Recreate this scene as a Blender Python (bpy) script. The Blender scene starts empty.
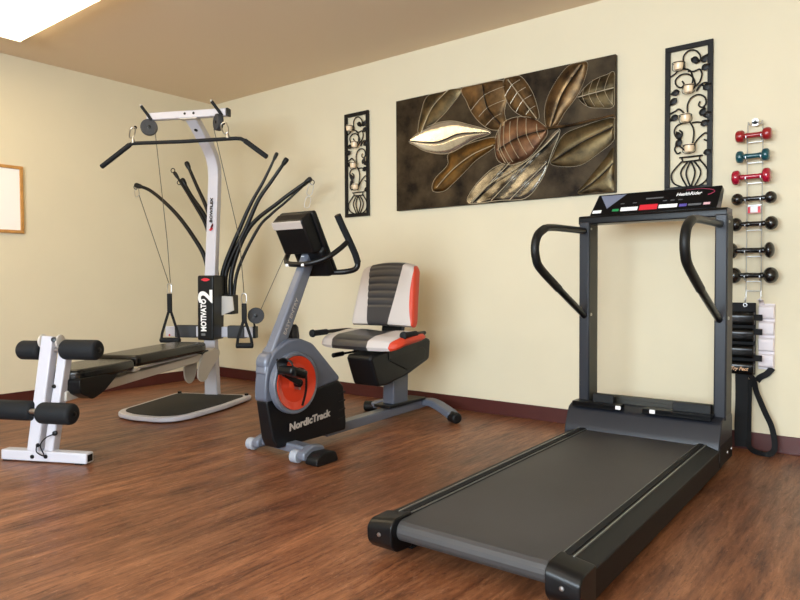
import bpy, bmesh, math, random
from mathutils import Vector, Matrix, noise
random.seed(7)
PI = math.pi
S = bpy.context.scene
COL = S.collection
rad = math.radians

# ------------------------------------------------------------------ materials
def srgb(r, g, b):
    f = lambda c: (c/255/12.92) if c/255 <= .04045 else ((c/255+.055)/1.055)**2.4
    return (f(r), f(g), f(b), 1)

def mat(name, col, rough=.5, metal=0, var=.0, vscale=20, bump=0, bscale=200, emis=None, estr=0, spec=.5, coat=0, rvar=0):
    m = bpy.data.materials.new(name); m.use_nodes = True
    nt = m.node_tree; b = nt.nodes['Principled BSDF']
    b.inputs['Roughness'].default_value = rough
    b.inputs['Metallic'].default_value = metal
    b.inputs['Specular IOR Level'].default_value = spec
    b.inputs['Coat Weight'].default_value = coat
    b.inputs['Base Color'].default_value = col
    tc = nt.nodes.new('ShaderNodeTexCoord')
    if var:
        n = nt.nodes.new('ShaderNodeTexNoise'); n.inputs['Scale'].default_value = vscale; n.inputs['Detail'].default_value = 5
        nt.links.new(tc.outputs['Object'], n.inputs['Vector'])
        r = nt.nodes.new('ShaderNodeValToRGB')
        r.color_ramp.elements[0].position = .3; r.color_ramp.elements[1].position = .7
        r.color_ramp.elements[0].color = tuple(c*(1-var) for c in col[:3])+(1,)
        r.color_ramp.elements[1].color = tuple(min(1, c*(1+var)) for c in col[:3])+(1,)
        nt.links.new(n.outputs['Fac'], r.inputs['Fac']); nt.links.new(r.outputs['Color'], b.inputs['Base Color'])
    if bump:
        n = nt.nodes.new('ShaderNodeTexNoise'); n.inputs['Scale'].default_value = bscale; n.inputs['Detail'].default_value = 3
        nt.links.new(tc.outputs['Object'], n.inputs['Vector'])
        bp = nt.nodes.new('ShaderNodeBump'); bp.inputs['Strength'].default_value = bump; bp.inputs['Distance'].default_value = .002
        nt.links.new(n.outputs['Fac'], bp.inputs['Height']); nt.links.new(bp.outputs['Normal'], b.inputs['Normal'])
    if emis:
        b.inputs['Emission Color'].default_value = emis; b.inputs['Emission Strength'].default_value = estr
    return m

M = {}
M['wall'] = mat('cream wall paint', srgb(219, 208, 180), .75, var=.015, vscale=3, bump=.25, bscale=350)
M['ceiling'] = mat('tan ceiling paint', srgb(226, 206, 178), .85, bump=.3, bscale=250)
M['baseboard'] = mat('dark red rubber base', srgb(74, 28, 22), .45, var=.06, vscale=10)
M['white_metal'] = mat('white powder coat', srgb(196, 195, 204), .35)
M['offwhite_metal'] = mat('warm white powder coat', srgb(196, 190, 182), .4)
M['vinyl'] = mat('black bench vinyl', srgb(13, 12, 11), .24, bump=.15, bscale=120)
M['foam'] = mat('black foam', srgb(20, 23, 27), .7, spec=.3, bump=.2, bscale=300)
M['plastic'] = mat('black plastic', srgb(10, 11, 13), .35, spec=.32)
M['plastic_soft'] = mat('black rough plastic', srgb(12, 13, 14), .5, spec=.35)
M['rubber'] = mat('black rubber', srgb(18, 18, 19), .8, spec=.3)
M['rod'] = mat('black rod coating', srgb(10, 9, 9), .32, spec=.3)
M['steel'] = mat('steel', srgb(190, 190, 190), .3, 1)
M['chrome'] = mat('chrome wire', srgb(178, 178, 178), .35, .9)
M['cable'] = mat('dark cable', srgb(70, 66, 58), .5)
M['mat_grip'] = mat('ribbed platform mat', srgb(38, 36, 33), .8, var=.08, vscale=60)
M['wrap'] = mat('dark grey wrap', srgb(52, 54, 58), .7)
M['bike_grey'] = mat('blue grey plastic', srgb(88, 93, 106), .38, var=.03, vscale=6)
M['bike_grey2'] = mat('light blue grey metal', srgb(108, 113, 126), .35, .2)
M['bike_black'] = mat('charcoal housing plastic', srgb(14, 15, 18), .4, spec=.3)
M['orange'] = mat('orange red plastic', srgb(206, 58, 30), .3, coat=.3)
M['pad_dark'] = mat('charcoal seat vinyl', srgb(52, 51, 54), .36)
M['pad_light'] = mat('light grey seat vinyl', srgb(198, 190, 186), .42)
M['pad_red'] = mat('red seat vinyl', srgb(200, 62, 36), .42)
M['silver'] = mat('silver plastic', srgb(178, 168, 160), .4)
M['wheel'] = mat('pale wheel', srgb(156, 160, 170), .4)
M['tm_metal'] = mat('charcoal blue powder coat', srgb(31, 33, 40), .4, .05, spec=.4)
M['tm_side'] = mat('dark brown black side panel', srgb(18, 12, 10), .55, spec=.25)
M['tm_olive'] = mat('dark olive metal', srgb(44, 42, 34), .5)
M['tm_rail'] = mat('black rail plastic', srgb(26, 27, 27), .6, spec=.3)
M['tm_black'] = mat('treadmill black', srgb(7, 7, 9), .3, spec=.22)
M['belt'] = mat('running belt', srgb(58, 56, 56), .55, var=.14, vscale=3.5, bump=.3, bscale=500)
M['roller'] = mat('blue grey roller edge', srgb(84, 88, 104), .4)
M['trim_line'] = mat('silver trim line', srgb(150, 150, 146), .35, .6)
M['white'] = mat('white print', srgb(238, 238, 238), .5)
M['label_red'] = mat('red print', srgb(206, 32, 48), .45)
M['label_green'] = mat('green print', srgb(34, 140, 78), .45)
M['label_purple'] = mat('purple print', srgb(84, 72, 150), .45)
M['label_grey'] = mat('grey print', srgb(96, 98, 100), .45)
M['label_pink'] = mat('pink print', srgb(214, 170, 176), .45)
M['tri'] = mat('blue grey display triangle', srgb(112, 118, 138), .35)
M['magenta'] = mat('magenta red swoosh', srgb(170, 40, 80), .4)
M['iron'] = mat('black wrought iron', srgb(16, 14, 13), .5, spec=.3)
M['votive'] = mat('cream votive glass', srgb(240, 214, 178), .35, coat=.3)
M['db_red'] = mat('red vinyl dumbbell', srgb(146, 22, 28), .28, coat=.3)
M['db_teal'] = mat('teal vinyl dumbbell', srgb(12, 72, 80), .28, coat=.3)
M['db_magenta'] = mat('crimson vinyl dumbbell', srgb(160, 14, 44), .22, coat=.5)
M['db_black'] = mat('black vinyl dumbbell', srgb(18, 15, 14), .25, coat=.3)
M['white_vinyl'] = mat('white vinyl', srgb(226, 218, 222), .5)
M['nylon'] = mat('black nylon', srgb(16, 17, 20), .7, spec=.3, bump=.3, bscale=400)
M['gold_text'] = mat('cream gold print', srgb(226, 180, 140), .5)
M['oak'] = mat('oak frame', srgb(188, 136, 72), .45, var=.12, vscale=30)
M['board'] = mat('white board surface', srgb(248, 244, 240), .3)
M['lamp'] = mat('warm lit diffuser', srgb(255, 244, 226), .5, emis=(1, .80, .50, 1), estr=8)
M['lamp_cool'] = mat('neutral lit diffuser', srgb(250, 250, 250), .5, emis=(1, .90, .76, 1), estr=4.5)
M['lamp_body'] = mat('white lamp housing', srgb(235, 232, 225), .5)

def metal_mat(name, a, b, rough=.32, scale=6, stretch=(1, 1, 1)):
    m = bpy.data.materials.new(name); m.use_nodes = True
    nt = m.node_tree; p = nt.nodes['Principled BSDF']
    p.inputs['Metallic'].default_value = .85; p.inputs['Roughness'].default_value = rough
    tc = nt.nodes.new('ShaderNodeTexCoord'); mp = nt.nodes.new('ShaderNodeMapping'); mp.inputs['Scale'].default_value = stretch
    n = nt.nodes.new('ShaderNodeTexNoise'); n.inputs['Scale'].default_value = scale; n.inputs['Detail'].default_value = 6
    n.inputs['Roughness'].default_value = .6
    r = nt.nodes.new('ShaderNodeValToRGB'); r.color_ramp.elements[0].position = .34; r.color_ramp.elements[1].position = .66
    r.color_ramp.elements[0].color = a; r.color_ramp.elements[1].color = b
    nt.links.new(tc.outputs['Object'], mp.inputs['Vector']); nt.links.new(mp.outputs['Vector'], n.inputs['Vector'])
    nt.links.new(n.outputs['Fac'], r.inputs['Fac']); nt.links.new(r.outputs['Color'], p.inputs['Base Color'])
    n2 = nt.nodes.new('ShaderNodeTexNoise'); n2.inputs['Scale'].default_value = 45; n2.inputs['Detail'].default_value = 4
    nt.links.new(tc.outputs['Object'], n2.inputs['Vector'])
    bp = nt.nodes.new('ShaderNodeBump'); bp.inputs['Strength'].default_value = .22; bp.inputs['Distance'].default_value = .003
    nt.links.new(n2.outputs['Fac'], bp.inputs['Height']); nt.links.new(bp.outputs['Normal'], p.inputs['Normal'])
    return m
M['art_ground'] = metal_mat('patinated dark metal', srgb(30, 24, 20), srgb(84, 72, 55), .52, 5)
M['art_bronze'] = metal_mat('bronze leaf', srgb(52, 40, 27), srgb(126, 98, 64), .42, 9)
M['art_olive'] = metal_mat('olive bronze leaf', srgb(44, 38, 28), srgb(112, 96, 66), .42, 9)
M['art_copper'] = metal_mat('copper leaf', srgb(74, 50, 36), srgb(142, 106, 78), .38, 9)
M['art_gold'] = metal_mat('antique gold leaf', srgb(52, 42, 27), srgb(128, 94, 46), .4, 7)
M['art_silver'] = metal_mat('silver leaf', srgb(176, 170, 156), srgb(228, 222, 208), .17, 5)
M['art_pewter'] = metal_mat('pewter leaf', srgb(58, 52, 42), srgb(150, 146, 136), .22, 7)
M['art_line'] = mat('silver wire edge', srgb(190, 178, 154), .38, .7)
M['art_dark'] = mat('dark vein', srgb(40, 34, 28), .4, .6)

def floor_mat():
    m = bpy.data.materials.new('worn brown wood plank floor'); m.use_nodes = True
    nt = m.node_tree; p = nt.nodes['Principled BSDF']; L = nt.links.new
    tc = nt.nodes.new('ShaderNodeTexCoord')
    def nz(scale, detail, st, rough=.6, dist=0.):
        mp = nt.nodes.new('ShaderNodeMapping'); mp.inputs['Scale'].default_value = st
        L(tc.outputs['Object'], mp.inputs['Vector'])
        n = nt.nodes.new('ShaderNodeTexNoise'); n.inputs['Scale'].default_value = scale; n.inputs['Detail'].default_value = detail
        n.inputs['Roughness'].default_value = rough; n.inputs['Distortion'].default_value = dist
        L(mp.outputs['Vector'], n.inputs['Vector']); return n
    def ramp(src, els):
        r = nt.nodes.new('ShaderNodeValToRGB'); e = r.color_ramp.elements
        e[0].position, e[0].color = els[0]; e[1].position, e[1].color = els[-1]
        for q in els[1:-1]:
            k = e.new(q[0]); k.color = q[1]
        L(src, r.inputs['Fac']); return r
    def mix(a, b, f, mode='MIX'):
        x = nt.nodes.new('ShaderNodeMix'); x.data_type = 'RGBA'; x.blend_type = mode
        if isinstance(f, float): x.inputs[0].default_value = f
        else: L(f, x.inputs[0])
        L(a, x.inputs[6]); 
        if isinstance(b, tuple): x.inputs[7].default_value = b
        else: L(b, x.inputs[7])
        return x.outputs[2]
    g1 = nz(3.6, 12, (3.4, .5, 1), .72, .5)
    base = ramp(g1.outputs['Fac'], [(.30, srgb(70, 41, 28)), (.42, srgb(110, 69, 45)), (.52, srgb(133, 87, 58)), (.62, srgb(153, 105, 72)), (.76, srgb(180, 130, 96))])
    g2 = nz(12, 12, (4.6, .42, 1), .78, .5)
    fine = ramp(g2.outputs['Fac'], [(.38, (.34, .30, .30, 1)), (.47, (.86, .84, .84, 1)), (.60, (1.1, 1.1, 1.1, 1))])
    c = mix(base.outputs['Color'], fine.outputs['Color'], .75, 'MULTIPLY')
    # large patches
    g3 = nz(1.1, 3, (1, .6, 1), .5)
    big = ramp(g3.outputs['Fac'], [(.32, (.70, .66, .64, 1)), (.68, (1.12, 1.08, 1.05, 1))])
    c = mix(c, big.outputs['Color'], 1.0, 'MULTIPLY')
    # knots and dark worn flecks
    g4 = nz(7, 5, (1.6, .8, 1), .75, 1.)
    kn = ramp(g4.outputs['Fac'], [(.66, (0, 0, 0, 1)), (.74, (1, 1, 1, 1))])
    c = mix(c, srgb(66, 38, 28), kn.outputs['Color'])
    g5 = nz(30, 8, (2.0, .8, 1), .85, .8)
    sc = ramp(g5.outputs['Fac'], [(.56, (0, 0, 0, 1)), (.66, (.55, .55, .55, 1))])
    c = mix(c, srgb(186, 138, 108), sc.outputs['Color'])
    g6 = nz(30, 6, (2.6, .5, 1), .8, .6)
    dk = ramp(g6.outputs['Fac'], [(.55, (0, 0, 0, 1)), (.64, (.7, .7, .7, 1))])
    c = mix(c, srgb(72, 40, 28), dk.outputs['Color'])
    # seams: planks run toward the back wall
    br = nt.nodes.new('ShaderNodeTexBrick'); mp = nt.nodes.new('ShaderNodeMapping'); mp.inputs['Rotation'].default_value = (0, 0, PI/2)
    L(tc.outputs['Object'], mp.inputs['Vector']); L(mp.outputs['Vector'], br.inputs['Vector'])
    br.inputs['Scale'].default_value = 1; br.inputs['Brick Width'].default_value = 1.22; br.inputs['Row Height'].default_value = .152
    br.inputs['Mortar Size'].default_value = .0012; br.inputs['Color1'].default_value = (1.06, 1.04, 1.03, 1); br.inputs['Color2'].default_value = (.9, .88, .87, 1)
    br.inputs['Mortar'].default_value = (.75, .72, .70, 1)
    c = mix(c, br.outputs['Color'], .8, 'MULTIPLY')
    L(c, p.inputs['Base Color'])
    rr = ramp(g2.outputs['Fac'], [(.3, (.48, .48, .48, 1)), (.7, (.30, .30, .30, 1))]); L(rr.outputs['Color'], p.inputs['Roughness'])
    bp = nt.nodes.new('ShaderNodeBump'); bp.inputs['Strength'].default_value = .25; bp.inputs['Distance'].default_value = .0015
    L(g2.outputs['Fac'], bp.inputs['Height']); L(bp.outputs['Normal'], p.inputs['Normal'])
    p.inputs['Specular IOR Level'].default_value = .38
    return m
M['floor'] = floor_mat()

# ------------------------------------------------------------------ mesh helpers
def BM(): return bmesh.new()

def obj(name, bm, material, parent=None, loc=(0, 0, 0), bevel=0, seg=2, smooth=True, rot=None, sub=0, angle=35):
    me = bpy.data.meshes.new(name)
    bmesh.ops.recalc_face_normals(bm, faces=bm.faces)
    bm.to_mesh(me); bm.free()
    o = bpy.data.objects.new(name, me); COL.objects.link(o)
    o.location = loc
    if rot: o.rotation_euler = rot
    if parent: o.parent = parent
    me.materials.append(material if not isinstance(material, str) else M[material])
    if smooth:
        me.shade_smooth()
        me.set_sharp_from_angle(angle=rad(angle))
    if bevel:
        b = o.modifiers.new('bevel', 'BEVEL'); b.width = bevel; b.segments = seg; b.limit_method = 'ANGLE'; b.angle_limit = rad(40)
        b.harden_normals = False
        me.shade_smooth()
    if sub:
        s = o.modifiers.new('sub', 'SUBSURF'); s.levels = sub; s.render_levels = sub
    return o

def thing(name, label, cat, loc=(0, 0, 0), rotz=0, group=None):
    o = bpy.data.objects.new(name, None); COL.objects.link(o)
    o.empty_display_size = .1
    o.location = loc; o.rotation_euler = (0, 0, rotz); o['label'] = label; o['category'] = cat
    if group: o['group'] = group
    return o

def tag(o, label, cat, group=None):
    o['label'] = label; o['category'] = cat
    if group: o['group'] = group
    return o

def struct(name, bm, m, **k):
    o = obj(name, bm, m, **k); o['kind'] = 'structure'; return o

def box(bm, c, s, rot=None):
    r = bmesh.ops.create_cube(bm, size=1)
    mt = Matrix.Translation(Vector(c)) @ (rot.to_4x4() if rot else Matrix.Identity(4)) @ Matrix.Diagonal((s[0], s[1], s[2], 1))
    bmesh.ops.transform(bm, matrix=mt, verts=r['verts']); return bm

def bx(x0, x1, y0, y1, z0, z1, bm=None):
    bm = bm or BM()
    return box(bm, ((x0+x1)/2, (y0+y1)/2, (z0+z1)/2), (abs(x1-x0), abs(y1-y0), abs(z1-z0)))

def prism(bm, poly, axis, a0, a1, poly2=None):
    """poly: 2D points; axis x -> (y,z), y -> (x,z), z -> (x,y)."""
    def P(q, a):
        return {'x': (a, q[0], q[1]), 'y': (q[0], a, q[1]), 'z': (q[0], q[1], a)}[axis]
    A = [bm.verts.new(P(q, a0)) for q in poly]; B = [bm.verts.new(P(q, a1)) for q in (poly2 or poly)]
    bm.faces.new(A); bm.faces.new(B[::-1]); n = len(poly)
    for i in range(n): bm.faces.new((A[i], A[(i+1) % n], B[(i+1) % n], B[i]))
    return bm

def cr(pts, n=8, closed=False):
    P = [Vector(p) for p in pts]; out = []
    N = len(P); rng = N if closed else N-1
    for i in range(rng):
        if closed: a, b, c, d = P[i-1], P[i], P[(i+1) % N], P[(i+2) % N]
        else: a, b, c, d = P[max(i-1, 0)], P[i], P[i+1], P[min(i+2, N-1)]
        for k in range(n):
            t = k/n
            out.append(.5*((2*b)+(c-a)*t+(2*a-5*b+4*c-d)*t*t+(3*b-a-3*c+d)*t**3))
    if not closed: out.append(P[-1])
    return out

def tube(bm, pts, r, seg=10, closed=False, sx=1., flat=None):
    """round tube; r number or list; flat=(w,t,normal_hint) makes a strap section."""
    P = [Vector(p) for p in pts]; n = len(P)
    R = r if isinstance(r, (list, tuple)) else [r]*n
    if len(R) != n:
        R = [R[0]+(R[-1]-R[0])*i/(n-1) for i in range(n)] if len(R) == 2 else [R[min(len(R)-1, int(i*len(R)/n))] for i in range(n)]
    T = []
    for i in range(n):
        a = P[i-1] if (i or closed) else P[0]; b = P[(i+1) % n] if (i < n-1 or closed) else P[-1]
        t = (b-a); T.append(t.normalized() if t.length > 1e-9 else Vector((0, 0, 1)))
    up = Vector((0, 0, 1)) if abs(T[0].z) < .9 else Vector((1, 0, 0))
    if flat: up = Vector(flat[2])
    N0 = (up - T[0]*up.dot(T[0])).normalized(); rings = []
    for i in range(n):
        if flat: N0 = (up - T[i]*up.dot(T[i])).normalized()
        else: N0 = (N0 - T[i]*N0.dot(T[i])).normalized()
        B0 = T[i].cross(N0); ring = []
        if flat:
            for u, v in ((-1, -1), (1, -1), (1, 1), (-1, 1)):
                ring.append(bm.verts.new(P[i]+B0*u*flat[0]/2+N0*v*flat[1]/2))
        else:
            for k in range(seg):
                a = 2*PI*k/seg
                ring.append(bm.verts.new(P[i]+(N0*math.cos(a)+B0*math.sin(a)*sx)*R[i]))
        rings.append(ring)
    m = len(rings[0])
    for i in range(n if closed else n-1):
        A, B = rings[i], rings[(i+1) % n]
        for k in range(m): bm.faces.new((A[k], A[(k+1) % m], B[(k+1) % m], B[k]))
    if not closed:
        bm.faces.new(rings[0][::-1]); bm.faces.new(rings[-1])
    return bm

def lathe(bm, prof, o, axis, seg=28, sx=1.):
    """prof: (radius, height) along axis from o"""
    ax = Vector(axis).normalized(); up = Vector((0, 0, 1)) if abs(ax.z) < .9 else Vector((1, 0, 0))
    n = (up-ax*up.dot(ax)).normalized(); b = ax.cross(n); o = Vector(o); rings = []
    for r, h in prof:
        r = max(r, 1e-5)
        rings.append([bm.verts.new(o+ax*h+(n*math.cos(2*PI*k/seg)+b*math.sin(2*PI*k/seg)*sx)*r) for k in range(seg)])
    for A, B in zip(rings, rings[1:]):
        for k in range(seg): bm.faces.new((A[k], A[(k+1) % seg], B[(k+1) % seg], B[k]))
    bm.faces.new(rings[0][::-1]); bm.faces.new(rings[-1])
    return bm

def cyl(bm, a, b, r, seg=20):
    a, b = Vector(a), Vector(b); h = (b-a).length
    return lathe(bm, [(r, 0), (r, h)], a, b-a, seg)

def roll(bm, a, b, r, e=None, seg=26):
    """cylinder with rounded ends"""
    a, b = Vector(a), Vector(b); h = (b-a).length; e = e or r*.35
    pr = [(r*.05, 0)]+[(r-e+e*math.sin(t), e-e*math.cos(t)) for t in [PI/2*i/5 for i in range(6)]]
    pr += [(r-e+e*math.cos(t), h-e+e*math.sin(t)) for t in [PI/2*i/5 for i in range(6)]]+[(r*.05, h)]
    return lathe(bm, pr, a, b-a, seg)

def ball(bm, c, r, s=(1, 1, 1), seg=20):
    q = bmesh.ops.create_uvsphere(bm, u_segments=seg, v_segments=seg//2, radius=r)
    bmesh.ops.transform(bm, matrix=Matrix.Translation(Vector(c)) @ Matrix.Diagonal((*s, 1)), verts=q['verts']); return bm

def beam(bm, a, b, w, t, up=(0, 0, 1), w2=None, t2=None):
    """rectangular bar from a to b; w across, t along 'up'"""
    a, b = Vector(a), Vector(b); d = (b-a).normalized(); u = Vector(up); u = (u-d*u.dot(d)).normalized(); s = d.cross(u)
    w2 = w2 or w; t2 = t2 or t; R = []
    for p, ww, tt in ((a, w, t), (b, w2, t2)):
        R.append([bm.verts.new(p+s*ww/2*i+u*tt/2*j) for i, j in ((-1, -1), (1, -1), (1, 1), (-1, 1))])
    bm.faces.new(R[0][::-1]); bm.faces.new(R[1])
    for k in range(4): bm.faces.new((R[0][k], R[0][(k+1) % 4], R[1][(k+1) % 4], R[1][k]))
    return bm

def text(name, body, size, material, parent, origin, xdir, ydir, extrude=.0008, align='LEFT', shear=0, sx=1., bold=0):
    c = bpy.data.curves.new('txt', 'FONT'); c.body = body; c.size = size; c.extrude = extrude; c.align_x = align
    c.align_y = 'CENTER'; c.shear = shear; c.offset = bold; c.resolution_u = 3
    t = bpy.data.objects.new('txt', c); COL.objects.link(t)
    bpy.context.view_layer.update()
    dg = bpy.context.evaluated_depsgraph_get()
    me = bpy.data.meshes.new_from_object(t.evaluated_get(dg)); bpy.data.objects.remove(t)
    X = Vector(xdir).normalized(); Y = Vector(ydir); Y = (Y-X*Y.dot(X)).normalized(); Z = X.cross(Y)
    mt = Matrix.Translation(Vector(origin)) @ Matrix((X, Y, Z)).transposed().to_4x4() @ Matrix.Diagonal((sx, 1, 1, 1))
    me.transform(mt); me.name = name; me.materials.clear(); me.materials.append(M[material])
    o = bpy.data.objects.new(name, me); COL.objects.link(o); o.parent = parent
    return o

def quad(bm, pts, off=(0, 0, 0)):
    """thin raised decal: 4+ corner points, extruded by off"""
    o = Vector(off); A = [bm.verts.new(Vector(p)) for p in pts]; B = [bm.verts.new(Vector(p)+o) for p in pts]
    bm.faces.new(A[::-1]); bm.faces.new(B); n = len(pts)
    for i in range(n): bm.faces.new((A[i], A[(i+1) % n], B[(i+1) % n], B[i]))
    return bm

def sm(poly, r=.02, n=4):
    """round the corners of a 2D polygon"""
    out = []; N = len(poly)
    for i in range(N):
        a, b, c = (Vector(poly[i-1]), Vector(poly[i]), Vector(poly[(i+1) % N]))
        d1 = (a-b); d2 = (c-b); k = min(r, d1.length*.45, d2.length*.45)
        p, q = b+d1.normalized()*k, b+d2.normalized()*k
        for j in range(n+1):
            t = j/n; out.append(tuple(p*(1-t)**2+b*2*t*(1-t)+q*t*t))
    return out

# ------------------------------------------------------------------ the room
RX, RY, H = 7.0, -6.2, 2.44
struct('floor', bx(-.1, RX+.1, RY-.1, .1, -.08, 0), 'floor', smooth=False)
struct('ceiling', bx(-.1, RX+.1, RY-.1, .1, H, H+.08), 'ceiling', smooth=False)
struct('wall_left', bx(-.12, 0, RY-.1, .1, 0, H), 'wall', smooth=False)
struct('wall_back', bx(0, RX, 0, .12, 0, H), 'wall', smooth=False)
struct('wall_right', bx(RX, RX+.12, RY-.1, .1, 0, H), 'wall', smooth=False)
WX0, WX1, WZ0, WZ1 = 2.6, 6.2, .75, 2.15
bm = BM(); bx(0, WX0, RY-.12, RY, 0, H, bm); bx(WX1, RX, RY-.12, RY, 0, H, bm)
bx(WX0, WX1, RY-.12, RY, 0, WZ0, bm); bx(WX0, WX1, RY-.12, RY, WZ1, H, bm)
struct('wall_front', bm, 'wall', smooth=False)
BB = .088
def baseboard(name, x0, x1, y0, y1): struct(name, bx(x0, x1, y0, y1, 0, BB), 'baseboard', bevel=.003)
baseboard('baseboard_back', .009, RX, -.009, 0); baseboard('baseboard_left', 0, .009, RY, 0)
baseboard('baseboard_right', RX-.009, RX, RY, -.009); baseboard('baseboard_front', .009, RX-.009, RY, RY+.009)
bm = BM()
for a in (WX0, (WX0+WX1)/2, WX1): bx(a-.03, a+.03, RY-.09, RY-.03, WZ0, WZ1, bm)
for a in (WZ0+.03, WZ1-.03): bx(WX0, WX1, RY-.09, RY-.03, a-.03, a+.03, bm)
win = struct('window_1', bm, 'lamp_body', smooth=False)
g = bpy.data.materials.new('window glass'); g.use_nodes = True
nt = g.node_tree; nt.nodes.clear(); o_ = nt.nodes.new('ShaderNodeOutputMaterial'); mx = nt.nodes.new('ShaderNodeMixShader')
tr = nt.nodes.new('ShaderNodeBsdfTransparent'); gl = nt.nodes.new('ShaderNodeBsdfGlossy'); gl.inputs['Roughness'].default_value = .02
mx.inputs[0].default_value = .06; nt.links.new(tr.outputs[0], mx.inputs[1]); nt.links.new(gl.outputs[0], mx.inputs[2]); nt.links.new(mx.outputs[0], o_.inputs[0])
M['glass'] = g
obj('pane', bx(WX0, WX1, RY-.062, RY-.058, WZ0, WZ1), 'glass', win, smooth=False)

# ceiling lights (wraparound fluorescent fixtures)
def ceiling_light(x0, y0, w, d, label, m='lamp_cool'):
    t = thing('ceiling_light', label, 'light', (x0+w/2, y0+d/2, H))
    obj('housing', bx(-w/2-.005, w/2+.005, -d/2-.005, d/2+.005, -.02, -.0), 'lamp_body', t, bevel=.003)
    obj('diffuser', bx(-w/2, w/2, -d/2, d/2, -.058, -.02), m, t, bevel=.01)
    for sx in (-1, 1): obj('end_cap', bx(sx*(w/2+.001), sx*(w/2+.008), -d/2-.004, d/2+.004, -.060, -.0), 'lamp_body', t, bevel=.002)  # opaque ends added to keep the diffuser's light off the side wall
    return t
ceiling_light(.50, -2.44, 1.22, .61, 'bright rectangular ceiling light above the left end of the room', 'lamp')
ceiling_light(3.1, -3.7, 1.22, .61, 'rectangular ceiling light nearest the middle of the room')
ceiling_light(5.3, -4.6, 1.22, .61, 'added unseen rectangular ceiling light over the right end of the room')  # extra fixture added out of view to light the room
ceiling_light(1.0, -5.2, 1.22, .61, 'added unseen rectangular ceiling light over the far left front corner')  # another unseen fixture, added for light from the front of the room

# whiteboard on the left wall
wb = thing('whiteboard', 'blank white board in an oak frame hanging on the left wall', 'whiteboard', (0, -2.2, 1.44))
bm = BM(); y0, y1, z0, z1 = -.565, .565, -.235, .235
for a in ((y0, y1, z1-.022, z1), (y0, y1, z0, z0+.022), (y0, y0+.022, z0+.022, z1-.022), (y1-.022, y1, z0+.022, z1-.022)):
    bx(.001, .022, a[0], a[1], a[2], a[3], bm)
obj('frame', bm, 'oak', wb, bevel=.003)
obj('board', bx(.002, .012, y0+.02, y1-.02, z0+.02, z1-.02), 'board', wb, smooth=False)

# ------------------------------------------------------------------ wall art
ART = (2.86, 0, 1.738)
art = thing('wall_art', 'large dark metal wall panel with embossed bronze and silver leaves', 'wall art', ART)
PX0, PX1, PZ0, PZ1, FY = -.757, .796, -.390, .374, -.034
obj('panel', bx(PX0, PX1, FY, -.001, PZ0, PZ1), 'art_ground', art, bevel=.003)
def clampart(v): return Vector((max(PX0+.004, min(PX1-.004, v.x)), v.y, max(PZ0+.004, min(PZ1-.004, v.z))))
def nearest(p, line):
    best = None
    for a, b in zip(line, line[1:]):
        d = b-a; t = max(0, min(1, (p-a).dot(d)/max(d.dot(d), 1e-9))); q = a+d*t
        if best is None or (q-p).length < best[0]: best = ((q-p).length, q)
    return best[1]
def leaf(outline, rib, m, base, h, veins=0, edge='art_line', ribm='art_line', er=.0016, flat=0, fold=0):
    O = [clampart(v) for v in cr([(x, 0, z) for x, z in outline], 6, True)]
    Rb = [clampart(v) for v in cr([(x, 0, z) for x, z in rib], 8)]
    bm = BM(); rings = []; K = 16 if fold else 7
    Q = [nearest(p, Rb) for p in O]
    for k in range(K+1):
        t = k/K; y = FY-base-h*(math.sin(PI*min(1, t*1.0)*.62)**.8-(.35 if t == 1 else .12*max(0, t-.7)/.3))
        if k == 0: y = FY-base*.2
        yf = FY-base-h*.62*min(1, t/.2)**.6-(h*.3 if t == 1 else 0)*0
        rings.append([bm.verts.new((p.x+(q.x-p.x)*t, (yf if (flat == 2 or (flat and p.z > q.z)) and k else y), p.z+(q.z-p.z)*t)) for p, q in zip(O, Q)])
    if fold:
        for ring in rings[1:]:
            for v in ring:
                sv = (-.63*v.co.x+.77*v.co.z+1.0)*.16; per = .014
                v.co.y = FY-base-h*.75+(sv % per)
    n = len(O)
    for A, B in zip(rings, rings[1:]):
        for i in range(n): bm.faces.new((A[i], A[(i+1) % n], B[(i+1) % n], B[i]))
    bmesh.ops.remove_doubles(bm, verts=bm.verts, dist=.0006)
    lf = obj('metal_leaf', bm, m, art, angle=60)
    if edge:
        bm = BM(); tube(bm, [(p.x, FY-base-.002, p.z) for p in O], er, 6, True)
        obj('leaf_edge', bm, edge, lf)
    bm = BM(); tube(bm, [(p.x, FY-base-h*.93, p.z) for p in Rb], .0032, 6); obj('midrib', bm, ribm, lf)
    if fold:
        for k in range(3, 18):
            c = k*.0875-1; run = []
            for j in range(-60, 120):
                q = Vector((c*-.637+.77*j*.01, 0, c*.778+.63*j*.01))
                if inside(q, O): run.append((q.x, FY-base-h*.78+.0, q.z))
                elif len(run) > 4: break
                else: run = []
            if len(run) > 4: bm = BM(); tube(bm, run, .0026, 6); obj('vein', bm, edge, lf)
    if veins:
        bm = BM()
        for i in range(1, veins):
            a = Rb[int(i*(len(Rb)-1)/veins)]; dirn = (Rb[-1]-Rb[0]).normalized(); nn = Vector((-dirn.z, 0, dirn.x))
            for sgn in (1, -1):
                pts = []
                for k in range(7):
                    s = k/6; q = a+nn*sgn*s*.5*veins_w(outline)+dirn*(s*s*.02+s*.02)
                    qn = nearest(q, O+[O[0]])
                    ins = inside(q, O)
                    if not ins: break
                    pts.append((q.x, FY-base-h*(.98-.25*s*s), q.z))
                if len(pts) > 2: tube(bm, cr(pts, 2), .0024 if veins > 6 else .0014, 5)
        if len(bm.verts): obj('vein', bm, edge or 'art_line', lf)
        else: bm.free()
    return lf
def veins_w(o):
    xs = [p[0] for p in o]; zs = [p[1] for p in o]; return min(max(xs)-min(xs), max(zs)-min(zs))
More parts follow.
